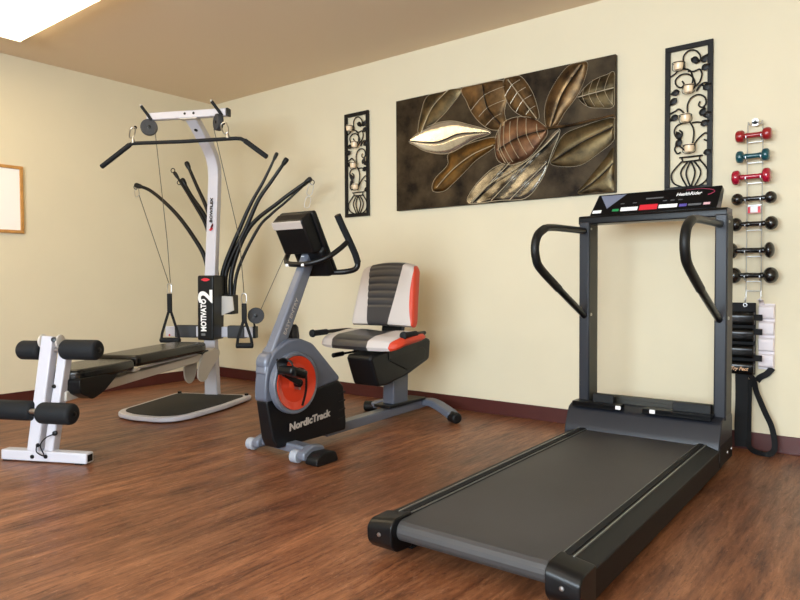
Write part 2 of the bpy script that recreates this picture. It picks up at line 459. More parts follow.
def inside(p, O):
    c = False; n = len(O)
    for i in range(n):
        a, b = O[i], O[i-1]
        if (a.z > p.z) != (b.z > p.z) and p.x < (b.x-a.x)*(p.z-a.z)/(b.z-a.z)+a.x: c = not c
    return c
leaf([(-0.561,0.119),(-0.538,0.259),(-0.465,0.371),(-0.219,0.365),(-0.308,0.254),(-0.452,0.158)], [(-0.534,0.115),(-0.439,0.275),(-0.308,0.371)], 'art_olive', .001, .014)
leaf([(-0.199,0.372),(-0.175,0.274),(-0.109,0.16),(-0.002,0.072),(0.113,0.066),(0.102,0.168),(0.125,0.264),(0.102,0.358)], [(-0.049,0.355),(-0.014,0.206),(0.079,0.091)], 'art_bronze', .001, .016, 4, ribm='art_dark')
leaf([(0.102,0.368),(0.203,0.368),(0.279,0.276),(0.322,0.171),(0.333,0.083),(0.247,0.105),(0.158,0.169),(0.102,0.268)], [(0.136,0.351),(0.225,0.227),(0.329,0.083)], 'art_bronze', .004, .018, 5)
leaf([(0.386,0.027),(0.371,0.125),(0.396,0.217),(0.467,0.317),(0.538,0.369),(0.631,0.363),(0.626,0.287),(0.578,0.185),(0.498,0.095),(0.448,0.027)], [(0.417,0.022),(0.488,0.201),(0.606,0.346)], 'art_bronze', .002, .018, 0, ribm='art_dark', er=.0011)
leaf([(0.582,0.175),(0.655,0.245),(0.749,0.269),(0.792,0.265),(0.792,0.094),(0.712,0.089),(0.636,0.11)], [(0.582,0.169),(0.674,0.177),(0.792,0.185)], 'art_olive', .001, .014, 5, er=.0012)
leaf([(0.407,-0.187),(0.427,-0.132),(0.478,-0.044),(0.558,-0.008),(0.792,0.022),(0.792,-0.095),(0.713,-0.158),(0.598,-0.218),(0.479,-0.214)], [(0.427,-0.18),(0.598,-0.097),(0.79,-0.031)], 'art_olive', .001, .018, 0, ribm='art_dark', er=.0009)
leaf([(0.579,-0.38),(0.638,-0.306),(0.732,-0.205),(0.792,-0.149),(0.792,-0.38),(0.695,-0.38)], [(0.589,-0.378),(0.695,-0.311),(0.79,-0.23)], 'art_olive', .001, .012, 0, ribm='art_dark', edge=None)
leaf([(-0.159,-0.38),(-0.122,-0.284),(0.021,-0.175),(0.158,-0.15),(0.269,-0.152),(0.437,-0.009),(0.468,-0.014),(0.417,-0.131),(0.354,-0.278),(0.247,-0.38),(0.067,-0.38)], [(-0.135,-0.377),(0.021,-0.267),(0.181,-0.202),(0.354,-0.104),(0.454,-0.021)], 'art_pewter', .003, .02, 0, er=.0022, fold=1)
leaf([(-0.441,-0.278),(-0.428,-0.203),(-0.322,-0.117),(-0.309,-0.043),(-0.122,0.007),(0.045,0.015),(0.033,-0.044),(-0.098,-0.11),(-0.171,-0.165),(-0.272,-0.239),(-0.349,-0.286)], [(-0.401,-0.26),(-0.271,-0.154),(-0.122,-0.076),(0.033,-0.034)], 'art_gold', .004, .018)
leaf([(-0.631,0.084),(-0.479,0.156),(-0.308,0.169),(-0.146,0.12),(0.01,0.05),(-0.122,0.017),(-0.309,-0.043),(-0.48,-0.012),(-0.589,0.046)], [(-0.631,0.08),(-0.4,0.043),(-0.22,0.072),(-0.002,0.048)], 'art_silver', .008, .014, 0, ribm='art_dark', flat=1)
leaf([(0.045,0.015),(0.102,0.098),(0.203,0.116),(0.312,0.086),(0.396,0.006),(0.354,-0.065),(0.269,-0.143),(0.158,-0.17),(0.067,-0.139),(0.04,-0.065)], [(0.07,-0.075),(0.102,-0.053),(0.225,-0.009),(0.386,0.007)], 'art_copper', .012, .02, 8, ribm='art_dark')
bm = BM(); tube(bm, cr([(0.375, FY-.014, 0.019), (0.558, FY-.016, 0.017), (0.79, FY-.012, 0.035)], 6), [.009, .006], 8); obj('branch', bm, 'art_bronze', art)

# ------------------------------------------------------------------ candle sconces
SC = {'a': [(-0.026,0.262),(-0.027,0.319),(-0.004,0.345),(0.03,0.343),(0.055,0.317),(0.059,0.29),(0.04,0.276),(0.021,0.29),(0.025,0.308)],
 'b': [(-0.002,0.015),(-0.005,0.062),(0.012,0.098),(0.049,0.111),(0.081,0.094),(0.089,0.062),(0.071,0.042),(0.052,0.056),(0.059,0.075)],
 'c': [(0.005,0.131),(0.031,0.157),(0.026,0.197),(-0.003,0.226),(-0.041,0.228),(-0.067,0.206),(-0.063,0.179),(-0.04,0.162),(-0.023,0.175),(-0.033,0.195)],
 'd': [(0.034,0.157),(0.056,0.176),(0.067,0.212),(0.055,0.24),(0.026,0.235),(-0.004,0.241)],
 'e': [(0.042,0.132),(0.07,0.165),(0.099,0.163)], 'f': [(-0.102,0.03),(-0.07,0.042),(-0.047,0.051),(-0.017,0.02)],
 'g': [(-0.009,-0.023),(-0.054,-0.032),(-0.072,-0.061),(-0.061,-0.094),(-0.036,-0.097),(-0.031,-0.074),(-0.046,-0.06)],
 'h': [(0.014,-0.165),(0.051,-0.117),(0.087,-0.091),(0.103,-0.109),(0.097,-0.131),(0.08,-0.124)],
 'i': [(-0.015,-0.171),(-0.053,-0.137),(-0.069,-0.156),(-0.056,-0.181),(-0.038,-0.176)],
 'j': [(0.007,-0.189),(0.024,-0.129),(0.028,-0.067),(0.005,-0.018)], 'k': [(0.011,0.238),(0.022,0.197),(0.012,0.15)],
 'l': [(-0.041,.262),(-0.008,.252),(0.011,.238)], 'm': [(-.102,.225),(-.07,.24),(-.05,.262)], 'n': [(.088,.142),(.06,.16),(.04,.13)], 'o': [(.079,-.041),(.05,-.03),(.02,-.03)]}
VASE = [[(-0.034,-0.228),(-0.085,-0.285),(-0.075,-0.335),(-0.025,-0.362)], [(0.064,-0.228),(0.103,-0.285),(0.095,-0.335),(0.055,-0.362)],
 [(0.001,-0.228),(-0.037,-0.286),(-0.003,-0.362)], [(0.03,-0.228),(0.067,-0.29),(0.035,-0.362)], [(0.015,-0.228),(-0.009,-0.289),(0.014,-0.362)], [(0.015,-0.228),(0.037,-0.289),(0.017,-0.362)]]
LV = [(0.03,0.293,-.5),(0.077,0.287,.9),(0.081,0.244,.5),(0.088,0.142,.6),(-0.062,0.139,3.3),(-0.072,0.096,3.9),(-0.067,0.009,3.6),(0.07,0.015,1.1),(0.093,0.0,.3),(0.079,-0.041,.4),(-0.045,-0.092,2),(-0.045,-0.125,4),(0.095,-0.192,.2)]
CUPS = [(-0.041, 0.272), (0.009, 0.146), (-0.005, -0.003), (0.014, -0.162)]
def sconce(cx, cz, label, cside):
    t = thing('candle_sconce', label, 'candle holder', (cx, 0, cz), 0, 'black iron candle sconces either side of the leaf panel')
    W, Hh, b = .1185, .383, .026
    bm = BM()
    for a in ((-W, W, Hh-b, Hh), (-W, W, -Hh, -Hh+b), (-W, -W+b, -Hh+b, Hh-b), (W-b, W, -Hh+b, Hh-b)):
        bx(a[0], a[1], -.02, -.008, a[2], a[3], bm)
    obj('frame', bm, 'iron', t, bevel=.0015)
    bm = BM()
    for (x, z) in ((-W+.01, Hh-.01), (W-.01, Hh-.01), (-W+.01, -Hh+.01), (W-.01, -Hh+.01)): cyl(bm, (x, -.001, z), (x, -.012, z), .006, 10)
    obj('mounting_peg', bm, 'iron', t)
    bm = BM()
    for k, p in SC.items(): tube(bm, cr([(x*.97, -.016, z) for x, z in p], 6), .0042, 8)
    obj('scroll_vine', bm, 'iron', t)
    bm = BM()
    for p in VASE: tube(bm, cr([(x*.95, -.018, z) for x, z in p], 7), .0042, 8)
    for z, w, c in ((-.205, .058, .015), (-.228, .050, .015), (-.362, .048, .015), (-.37, .04, .015)):
        tube(bm, [(c-w, -.018, z), (c+w, -.018, z)], .0042, 8)
    for sx in (-1, 1): tube(bm, [(.015+sx*.046, -.018, -.205), (.015+sx*.040, -.018, -.228)], .0035, 7)
    obj('vase_outline', bm, 'iron', t)
    for x, z, a in LV:
        bm = BM()
        L_ = .048; d = Vector((math.cos(a), 0, math.sin(a))); n = Vector((-d.z, 0, d.x)); c = Vector((x, -.02, z))-d*L_*.4
        top = []; bot = []
        for i in range(7):
            s = i/6; w = .017*math.sin(PI*s**.75); q = c+d*s*L_
            if abs(q.x) > .112: q.x = .112*(1 if q.x > 0 else -1)
            top.append(q+n*w); bot.append(q-n*w)
        va = [bm.verts.new(v) for v in top]; vm = [bm.verts.new((u+v)/2+Vector((0, -.005, 0))) for u, v in zip(top, bot)]; vb = [bm.verts.new(v) for v in bot]
        for i in range(6):
            bm.faces.new((va[i], va[i+1], vm[i+1], vm[i])); bm.faces.new((vm[i], vm[i+1], vb[i+1], vb[i]))
        bmesh.ops.remove_doubles(bm, verts=bm.verts, dist=.0002)
        bmesh.ops.solidify(bm, geom=list(bm.faces), thickness=.0015)
        obj('iron_leaf', bm, 'iron', t)
    wh = ['topmost', 'second from top', 'third from top', 'lowest']
    for i, (x, z) in enumerate(CUPS):
        bm = BM(); tube(bm, [(x+.030*math.cos(2*PI*k/20), -.05+.030*math.sin(2*PI*k/20), z+.010) for k in range(20)], .0022, 6, True)
        tube(bm, [(x, -.016, z+.006), (x, -.026, z+.006)], .003, 6)
        tube(bm, cr([(x-.029, -.05, z+.01), (x-.030, -.05, z-.022), (x, -.05, z-.032), (x+.030, -.05, z-.022), (x+.029, -.05, z+.01)], 4), .0018, 6)
        obj('cup_ring', bm, 'iron', t)
        bm = BM(); lathe(bm, [(.001, -.024), (.0185, -.024), (.0222, -.012), (.0242, .016), (.0222, .016), (.0202, .004), (.001, .002)], (cx+x, -.05, cz+z), (0, 0, 1), 24)
        tag(obj('votive_candle', bm, 'votive'), '%s cream votive candle in the iron sconce %s' % (wh[i], cside), 'candle', 'cream votive candles in the sconces')
sconce(4.036, 1.706, 'black iron candle sconce with scrolls and vase, right of the leaf panel behind the treadmill', 'behind the treadmill')
sconce(1.717, 1.717, 'black iron candle sconce with scrolls and vase, left of the leaf panel', 'left of the leaf panel')

# ------------------------------------------------------------------ dumbbell rack
rk = thing('dumbbell_rack', 'narrow chrome wire ladder rack hanging on the wall right of the treadmill', 'rack', (4.355, 0, 0))
bm = BM(); rx = .033
tube(bm, cr([(-rx, -.04, .775), (-rx, -.04, 1.2), (-rx, -.04, 1.60), (-rx+.01, -.04, 1.618), (0, -.04, 1.62), (rx-.01, -.04, 1.618), (rx, -.04, 1.60), (rx, -.04, 1.2), (rx, -.04, .775)], 6), .0028, 8)
obj('side_wire', bm, 'chrome', rk)
DBZ = [1.563, 1.462, 1.362, 1.254, 1.13, 1.0, .877]
for z in [d-.03 for d in DBZ]+[.80]:
    bm = BM(); tube(bm, [(-rx, -.04, z), (rx, -.04, z)], .0022, 6); obj('cross_wire', bm, 'chrome', rk)
for z in DBZ:
    for s in (-1, 1):
        bm = BM(); tube(bm, cr([(s*rx, -.04, z+.01), (s*rx, -.045, z-.022), (s*rx, -.062, z-.026), (s*rx, -.086, z-.018), (s*rx, -.089, z-.002)], 4), .0024, 6)
        obj('cradle_hook', bm, 'chrome', rk)
bm = BM(); lathe(bm, [(.004, 0), (.015, 0), (.015, .003), (.004, .003)], (0, -.045, 1.634), (0, 1, 0), 20); bx(-.013, .013, -.045, -.041, 1.612, 1.632, bm); obj('hanger_plate', bm, 'chrome', rk)
bm = BM(); cyl(bm, (0, -.001, 1.634), (0, -.05, 1.634), .004, 10); obj('screw', bm, 'iron', rk)
bm = BM(); bx(-.029, .029, -.047, -.044, 1.183, 1.222, bm); tg = obj('tag', bm, 'white', rk, bevel=.001); tg['label'] = 'white tag with red ends'
bm = BM(); bx(-.028, -.017, -.049, -.047, 1.187, 1.216, bm); bx(.016, .028, -.049, -.047, 1.187, 1.216, bm); bx(-.028, .028, -.049, -.047, 1.184, 1.1865, bm); obj('tag_border', bm, 'label_red', tg)
for s in (-1, 1):
    bm = BM(); tube(bm, cr([(s*rx, -.04, .80), (s*rx, -.045, .76), (s*rx, -.055, .745), (s*rx, -.068, .75), (s*rx, -.07, .765)], 4), .0028, 7); obj('bottom_hook', bm, 'chrome', rk)

def dumbbell(z, x0, x1, rh, lh, rb, m, label, round_=False):
    cx = 4.355+(x0+x1)/2-4.355; t = thing('dumbbell', label, 'dumbbell', ((x0+x1)/2, -.067, z), 0, 'dumbbells on the wall rack')
    hl = (x1-x0)/2
    bm = BM(); lathe(bm, [(rb*.8, -hl), (rb, -hl+.02), (rb*.95, -.03), (rb, 0), (rb*.95, .03), (rb, hl-.02), (rb*.8, hl)], (0, 0, 0), (1, 0, 0), 18); obj('handle', bm, m, t)
    for s in (-1, 1):
        bm = BM()
        if round_:
            ball(bm, (s*hl, 0, 0), rh, (lh/rh, 1, 1), 22)
            lathe(bm, [(rb*1.02, 0), (rb*1.15, .012), (rb*1.02, .02)], (s*(hl-lh-.012), 0, 0), (1, 0, 0), 18)
        else:
            pr = [(.002, -lh), (rh*.7, -lh), (rh*.93, -lh*.7), (rh, -lh*.3), (rh, lh*.3), (rh*.93, lh*.7), (rh*.7, lh), (.002, lh)]
            lathe(bm, pr, (s*hl, 0, 0), (1, 0, 0), 6 if m == 'db_none' else 22)
            lathe(bm, [(rb, 0), (rb*1.12, .006), (rb, .012)], (s*(hl-lh-.01)-.006, 0, 0), (1, 0, 0), 18)
        obj('weight_head', bm, m, t, angle=50)
    return t
dumbbell(DBZ[0], 4.293, 4.411, .030, .019, .0125, 'db_red', 'small bright red dumbbell at the top of the wall rack')
dumbbell(DBZ[1], 4.293, 4.406, .030, .016, .0125, 'db_teal', 'small teal dumbbell, second from the top of the wall rack')
dumbbell(DBZ[2], 4.277, 4.411, .036, .018, .0125, 'db_magenta', 'shiny crimson dumbbell just above the black ones on the wall rack')
dumbbell(DBZ[3], 4.283, 4.429, .030, .027, .011, 'db_black', 'topmost black dumbbell, right above the red and white tag on the rack', True)
dumbbell(DBZ[4], 4.277, 4.433, .034, .030, .012, 'db_black', 'black dumbbell directly below the red and white tag on the rack', True)
dumbbell(DBZ[5], 4.264, 4.426, .039, .024, .013, 'db_black', 'black dumbbell with flatter heads, second from the bottom of the rack', True)
dumbbell(DBZ[6], 4.272, 4.433, .040, .034, .013, 'db_black', 'lowest and biggest black dumbbell, right above the ankle weights', True)

# ankle weights hanging from the rack's bottom hooks
aw = thing('ankle_weight', 'black nylon ankle weight with four padded pockets and long straps under the rack', 'ankle weight', (4.313, -.06, .56))
bm = BM(); bx(-.062, .056, .004, .012, -.175, .182, bm); obj('backing', bm, 'nylon', aw, bevel=.003)
for i in range(4):
    z = .105-i*.082
    bm = BM()
    for yy in (0,): pass
    prof = sm([(.006, -.037), (-.030, -.030), (-.034, .022), (.006, .037)], .015, 4)
    prism(bm, [(a, b+z) for a, b in prof], 'x', -.060, .054); obj('weight_pocket', bm, 'vinyl', aw, bevel=.005, seg=2)
text('printed_name', 'Try Fect', .023, 'gold_text', aw, (-.050, -.0335, -.145), (1, 0, 0), (0, 0, 1), shear=.3, bold=.0006)
bm = BM(); tube(bm, [(.009+.008*math.cos(2*PI*k/14), .0015, .171+.008*math.sin(2*PI*k/14)) for k in range(14)], .0025, 6, True); obj('grommet', bm, 'steel', aw)
bm = BM(); tube(bm, cr([(-.004, 0, -.165), (-.003, .006, -.3), (-.006, .004, -.42), (-.003, -.002, -.538)], 5), 1, flat=(.058, .006, (0, 1, 0)))
obj('wide_strap', bm, 'nylon', aw, bevel=.001)
bm = BM(); tube(bm, cr([(.02, -.012, -.155), (.05, -.004, -.2), (.062, .008, -.26), (.098, .006, -.35), (.132, .004, -.43), (.148, -.02, -.52), (.125, -.055, -.549), (.09, -.05, -.549), (.04, -.02, -.535), (.03, .0, -.48), (.028, .008, -.35), (.03, .004, -.2)], 6), 1, flat=(.027, .004, (.25, 1, .15)))
obj('loop_strap', bm, 'nylon', aw)
aw2 = thing('ankle_weight', 'white vinyl ankle weight with black straps hanging beside the black one', 'ankle weight', (4.410, -.0125, .575))
bm = BM(); bx(-.035, .036, .0, .012, -.165, .162, bm); obj('backing', bm, 'white_vinyl', aw2, bevel=.003)
for i in range(4):
    z = .12-i*.08; prof = sm([(.004, -.037), (-.018, -.03), (-.02, .028), (.004, .037)], .012, 4)
    bm = BM(); prism(bm, [(a, b+z) for a, b in prof], 'x', -.034, .034); obj('weight_pocket', bm, 'white_vinyl', aw2, bevel=.004)
bm = BM(); tube(bm, [(-.022, .004, .15), (-.022, -.012, .172), (-.022, -.05, .183), (-.022, -.058, .182)], 1, flat=(.022, .004, (0, .3, 1))); obj('hanging_tab', bm, 'white_vinyl', aw2)
for z in (.11, .04, -.09):
    bm = BM(); bx(.045, .088, -.016, -.010, z-.015, z+.015, bm); obj('fastening_tab', bm, 'nylon', aw, bevel=.001)
bm = BM(); tube(bm, cr([(.028, -.004, -.155), (.005, -.006, -.185), (-.025, -.004, -.205), (-.040, .0, -.225)], 4), 1, flat=(.03, .005, (.1, 1, 0)))
obj('black_strap', bm, 'nylon', aw2)

# ------------------------------------------------------------------ treadmill
tm = thing('treadmill', 'big black treadmill with charcoal uprights, curved handrails and grey belt', 'treadmill', (3.992, -2.145, 0), rad(.5))
W = .343
for s in (-1, 1):
    a, b = sorted((s*W, s*(W-.012)))
    bm = BM(); bx(a, b, .085, 1.62, .022, .104, bm); obj('side_panel', bm, 'tm_side', tm, bevel=.003)
    a, b = sorted((s*(W-.001), s*(W-.088)))
    bm = BM(); prism(bm, [(s*(W-.088), .105), (s*(W-.088), .1285), (s*(W-.052), .1285), (s*(W+.003), .110), (s*(W+.003), .100)], 'y', .085, 1.575); rl = obj('foot_rail', bm, 'tm_rail', tm, bevel=.003)
    a, b = sorted((s*(W-.05), s*(W-.054)))
    bm = BM(); bx(a, b, .085, 1.555, .128, .132, bm); bx(s*(W-.088), s*(W-.086), .085, 1.555, .126, .1305, bm); obj('trim_line', bm, 'trim_line', rl)
    a, b = sorted((s*(W-.062), s*(W-.083)))
    bm = BM(); bx(a, b, .085, 1.555, .128, .1325, bm); obj('grip_strip', bm, 'rubber', rl, bevel=.002)
    a, b = sorted((s*(W+.004), s*(W-.093)))
    bm = BM(); prism(bm, sm([(-.008, .055), (.02, .026), (.10, .022), (.10, .136), (.012, .134), (-.010, .115)], .014), 'x', a, b)
    for v in bm.verts:
        if v.co.z > .08: v.co.z -= max(0, (abs(v.co.x)-(W-.05))/.05)*.014
    cp = obj('end_cap', bm, 'plastic', tm, bevel=.004)
    bm = BM(); lathe(bm, [(.007, 0), (.006, .003), (.001, .004)], (s*(W-.045), -.009, .082), (0, -1, 0), 12); obj('screw', bm, 'steel', cp)
    a, b = sorted((s*(W-.03), s*(W-.075)))
    bm = BM(); bx(a, b, .12, .18, 0, .03, bm); obj('rubber_foot', bm, 'rubber', tm, bevel=.003)
    bm = BM(); bx(a, b, 1.42, 1.5, 0, .03, bm); obj('rubber_foot', bm, 'rubber', tm, bevel=.003)
# belt: loop section extruded across
sec = [(1.56, .124), (.05, .124)]
for k in range(1, 9): t_ = PI*k/8; sec.append((.05-.033*math.sin(t_), .091+.033*math.cos(t_)))
sec += [(1.56, .058)]
bm = BM(); prism(bm, sec, 'x', -W+.09, W-.09); obj('running_belt', bm, 'belt', tm, angle=20)
bm = BM(); bx(-W+.02, W-.02, .2, 1.6, .03, .056, bm); obj('base_frame', bm, 'tm_black', tm)
# motor hood
hood = [(1.545, .115), (1.552, .14), (1.595, .222), (1.65, .243), (1.80, .243), (1.815, .22), (1.82, .03), (1.60, .03), (1.545, .06)]
bm = BM(); prism(bm, sm(hood, .012, 3), 'x', -W-.025, W+.002); hd = obj('motor_hood', bm, 'tm_metal', tm, bevel=.004)
bm = BM(); prism(bm, [(1.56, .035), (1.56, .128), (1.81, .128), (1.81, .035)], 'x', W+.001, W+.004); obj('side_cover', bm, 'tm_side', hd)
for y in (1.70, 1.785):
    bm = BM(); lathe(bm, [(.008, 0), (.007, .004), (.001, .005)], (W+.004, y, .075), (1, 0, 0), 10); obj('screw', bm, 'steel', hd)
bm = BM(); cyl(bm, (-W+.03, 1.79, .03), (-W+.07, 1.79, .03), .03); obj('wheel', bm, 'rubber', tm)
bm = BM(); cyl(bm, (W-.07, 1.79, .03), (W-.03, 1.79, .03), .03); obj('wheel', bm, 'rubber', tm)
for s in (-1, 1):
    c = -.308 if s < 0 else W-.019
    bm = BM(); bx(c-.026, c+.026, 1.645, 1.765, .225, 1.15, bm); up = obj('upright', bm, 'tm_metal', tm, bevel=.006, seg=3)
    bm = BM(); bx(c+.0255, c+.0275, 1.652, 1.758, .25, 1.13, bm); obj('side_face', bm, 'tm_olive', up)
    x = c-s*.0
    q = [(x, 1.68, 1.105), (x, 1.45, 1.104), (x, 1.24, 1.100), (x, 1.15, 1.09), (x, 1.085, 1.06), (x, 1.055, 1.01), (x, 1.065, .955), (x, 1.11, .91), (x, 1.30, .82), (x, 1.66, .675)]
    if s < 0: q = [(x, b+.035 if b < 1.6 else b, c_) for x, b, c_ in q]
    else: q = [(x-.006, b+.005 if b < 1.6 else b, c_) for x, b, c_ in q]
    bm = BM(); tube(bm, cr(q, 5), .0165, 14); hr = obj('handrail', bm, 'tm_black', tm)
    bm = BM(); g_ = cr(q[:4], 6)
    tube(bm, cr([(p[0], p[1]+0, p[2]) for p in q[3:9]], 5), .019, 14); obj('rail_grip', bm, 'plastic_soft', hr)
    bm = BM(); lathe(bm, [(.008, 0), (.008, .004), (.004, .006)], (x+.027, 1.665, .685), (1, -.3, 0), 10); obj('bolt', bm, 'steel', hr)
    bm = BM(); lathe(bm, [(.006, 0), (.006, .004), (.003, .006)], (x+.027, 1.665, 1.115), (1, -.3, 0), 10); obj('bolt', bm, 'steel', hr)
# low rear crossbar and the two black tray pads between the uprights
bm = BM(); bx(-W+.05, W-.04, 1.70, 1.73, .243, .281, bm); bx(-W+.05, W-.04, 1.698, 1.70, .262, .266, bm); obj('crossbar', bm, 'tm_olive', tm, bevel=.003)
for (x0, x1, p0, p1, lx) in ((-.34, -.10, -.25, -.145, -.108), (.005, .305, .13, .295, .052)):
    bm = BM(); bx(x0, x1, 1.575, 1.64, .238, .256, bm); bx(x0, x1, 1.575, 1.58, .23, .252, bm); pd = obj('pedal_bar', bm, 'tm_black', tm, bevel=.003)
    bm = BM(); prism(bm, sm([(p0, .25), (p0, .295), (p1, .295), (p1, .25)], .006), 'y', 1.615, 1.643); obj('rest_pad', bm, 'plastic_soft', pd, bevel=.003)
    bm = BM(); bx(lx-.012, lx+.012, 1.57, 1.575, .237, .254, bm); obj('sticker', bm, 'white', pd)['label'] = 'white sticker'
# console
bm = BM(); prism(bm, sm([(1.648, 1.138), (1.648, 1.173), (1.66, 1.180), (1.765, 1.180), (1.765, 1.138)], .006), 'x', -W+.004, W+.004); cn = obj('console_tray', bm, 'tm_black', tm, bevel=.003)
# tilted face: front foot y=1.66 z=1.182 -> top y=1.75 z=1.295
A0, A1 = Vector((0, 1.664, 1.180)), Vector((0, 1.715, 1.286))
fu = (A1-A0).normalized(); fn = Vector((0, -fu.z, fu.y))
xl0, xr0, xl1, xr1 = -.288, .300, -.258, .314
bm = BM()
V = [bm.verts.new(p) for p in ((xl0, A0.y, A0.z), (xr0, A0.y, A0.z), (xr1, A1.y, A1.z), (xl1, A1.y, A1.z), (xl0, 1.755, 1.180), (xr0, 1.755, 1.180), (xr1, 1.755, 1.27), (xl1, 1.755, 1.27))]
for f in ((0, 1, 2, 3), (4, 7, 6, 5), (0, 4, 5, 1), (1, 5, 6, 2), (2, 6, 7, 3), (3, 7, 4, 0)): bm.faces.new([V[i] for i in f])
cf = obj('display_console', bm, 'tm_black', cn, bevel=.003)
FL = (A1-A0).length
def onf(x, v, d=.0): p = A0+fu*(v*FL)+fn*d; return (x, p.y, p.z)
def fdecal(name, pts, m): bm = BM(); quad(bm, [onf(x, v, .0004) for x, v in pts], fn*.0012); return obj(name, bm, m, tm, smooth=False)
fdecal('display_triangle', [(-.244, .93), (-.118, .93), (-.205, .30)], 'tri')
def rowb(x0, x1, v0, v1, m, nm='button'): fdecal(nm, [(x0, v0), (x1, v0), (x1+.002, v1), (x0+.002, v1)], m)
rowb(-.276, -.232, .10, .24, 'white'); rowb(-.177, -.145, .14, .25, 'label_green'); rowb(-.136, -.054, .13, .30, 'white')
rowb(-.046, .038, .12, .36, 'label_red'); rowb(.044, .128, .15, .31, 'white'); rowb(.137, .170, .16, .28, 'label_purple')
rowb(.176, .232, .18, .26, 'label_grey'); rowb(.242, .270, .18, .28, 'label_pink'); rowb(-.02, .06, .62, .67, 'label_grey')
for x0 in (-.14, -.08, .06, .095, .13): rowb(x0, x0+.018, .47, .50, 'label_grey')
text('console_name', 'HealthRider', .023, 'white', tm, onf(.118, .72, .001), (1, 0, .0), fu, shear=.3, bold=.0004, sx=.98)
bm = BM(); pts = [onf(x, v, .0018) for x, v in ((.16, .90), (.22, .91), (.262, .86), (.285, .76), (.272, .66), (.258, .62))]
tube(bm, cr(pts, 5), [.0006, .0022], 6); obj('swoosh', bm, 'magenta', tm)

# ------------------------------------------------------------------ exercise bike
bk = thing('exercise_bike', 'grey and black recumbent exercise bike with orange crank disc and red edged seat', 'exercise bike', (2.52, -1.5, 0), rad(2))
def taper(bm):
    for v in bm.verts:
        if v.co.y < .02: v.co.x *= 1-.42*min(1, (.02-v.co.y)/.15)
low = [(-.135, .29), (.146, .311), (.345, .337), (.385, .30), (.405, .10), (.40, .062), (-.075, .055), (-.10, .10)]
bm = BM(); prism(bm, sm(low, .012), 'x', -.052, .078); taper(bm); hs = obj('lower_housing', bm, 'bike_black', bk, bevel=.022, seg=4)
upp = [(-.145, .285), (.146, .311), (.348, .336), (.350, .355), (.15, .548), (.06, .580), (-.01, .575), (-.085, .53), (-.125, .46), (-.14, .38)]
bm = BM(); prism(bm, sm(upp, .025), 'x', -.054, .08); taper(bm); uh = obj('upper_housing', bm, 'bike_grey', bk, bevel=.03, seg=5)
for i in range(4):
    z = .265-i*.045
    bm = BM(); beam(bm, (.0775, .34, z-.003), (.0775, .395, z+.004), .006, .008); obj('vent_slot', bm, 'plastic_soft', hs)
text('brand_name', 'NordicTrack', .050, 'silver', bk, (.0785, -.022, .148), (0, 1, .085), (0, 0, 1), shear=.12, bold=.0018, sx=1.12)
DC = (.025, .364)
bm = BM(); lathe(bm, [(.152, -.02), (.152, .008), (.146, .014), (.134, .012), (.132, -.012), (.001, -.018)], (.076, DC[0], DC[1]), (1, 0, 0), 48); obj('disc_ring', bm, 'bike_grey2', bk)
bm = BM(); lathe(bm, [(.132, 0), (.131, .012), (.120, .010), (.085, -.004), (.055, -.006), (.035, .006), (.001, .008)], (.079, DC[0], DC[1]), (1, 0, 0), 48); obj('crank_disc', bm, 'orange', bk)['label'] = 'bright orange red crank disc'
for s in (1, -1):
    e = Vector((s*.115, DC[0]-s*.115, DC[1]+s*.06))
    bm = BM(); lathe(bm, [(.022, 0), (.020, .03), (.001, .032)], (s*.082, DC[0], DC[1]), (s, 0, 0), 18)
    beam(bm, (s*.108, DC[0], DC[1]), e, .03, .014, (1, 0, 0), .022, .012); cyl(bm, e, e+Vector((s*.02, 0, 0)), .014, 14); ck = obj('crank_arm', bm, 'plastic', bk, bevel=.003)
    bm = BM()
    R_ = Matrix.Rotation(rad(-18), 3, 'X')
    box(bm, (s*.165, e.y+.01, e.z+.012), (.10, .115, .042), R_); pdl = obj('pedal', bm, 'plastic', bk, bevel=.014, seg=3)
    bm = BM(); n = 16
    tube(bm, cr([(s*.135, e.y-.03, e.z+.0), (s*.14, e.y-.035, e.z+.055), (s*.17, e.y-.03, e.z+.075), (s*.20, e.y-.03, e.z+.055), (s*.21, e.y-.03, e.z)], 5), 1, flat=(.04, .004, (s*.0, .3, 1)) if False else (.05, .004, (0, .4, 1)))
    obj('toe_strap', bm, 'plastic_soft', pdl)
    bm = BM(); tube(bm, cr([(s*.12, e.y+.05, e.z+.02), (s*.125, e.y+.13, e.z-.0), (s*.12, e.y+.145, e.z-.09), (s*.118, e.y+.12, e.z-.17)], 6), 1, flat=(.012, .004, (1, 0, 0)))
    if s > 0: obj('strap_tail', bm, 'plastic', pdl)
    else: bm.free()
bm = BM(); lathe(bm, [(.012, 0), (.012, .012), (.001, .014)], (.10, DC[0], DC[1]), (1, 0, 0), 12); lathe(bm, [(.006, 0), (.006, .04), (.001, .041)], (.10, DC[0]-.025, DC[1]-.02), (1, -.2, 0), 10); obj('crank_bolt', bm, 'steel', bk)
bm = BM(); lathe(bm, [(.03, 0), (.033, .03), (.03, .075), (.02, .09), (.001, .093)], (-.03, .12, .55), (0, -.05, 1), 22); obj('tension_knob', bm, 'tm_metal', bk)
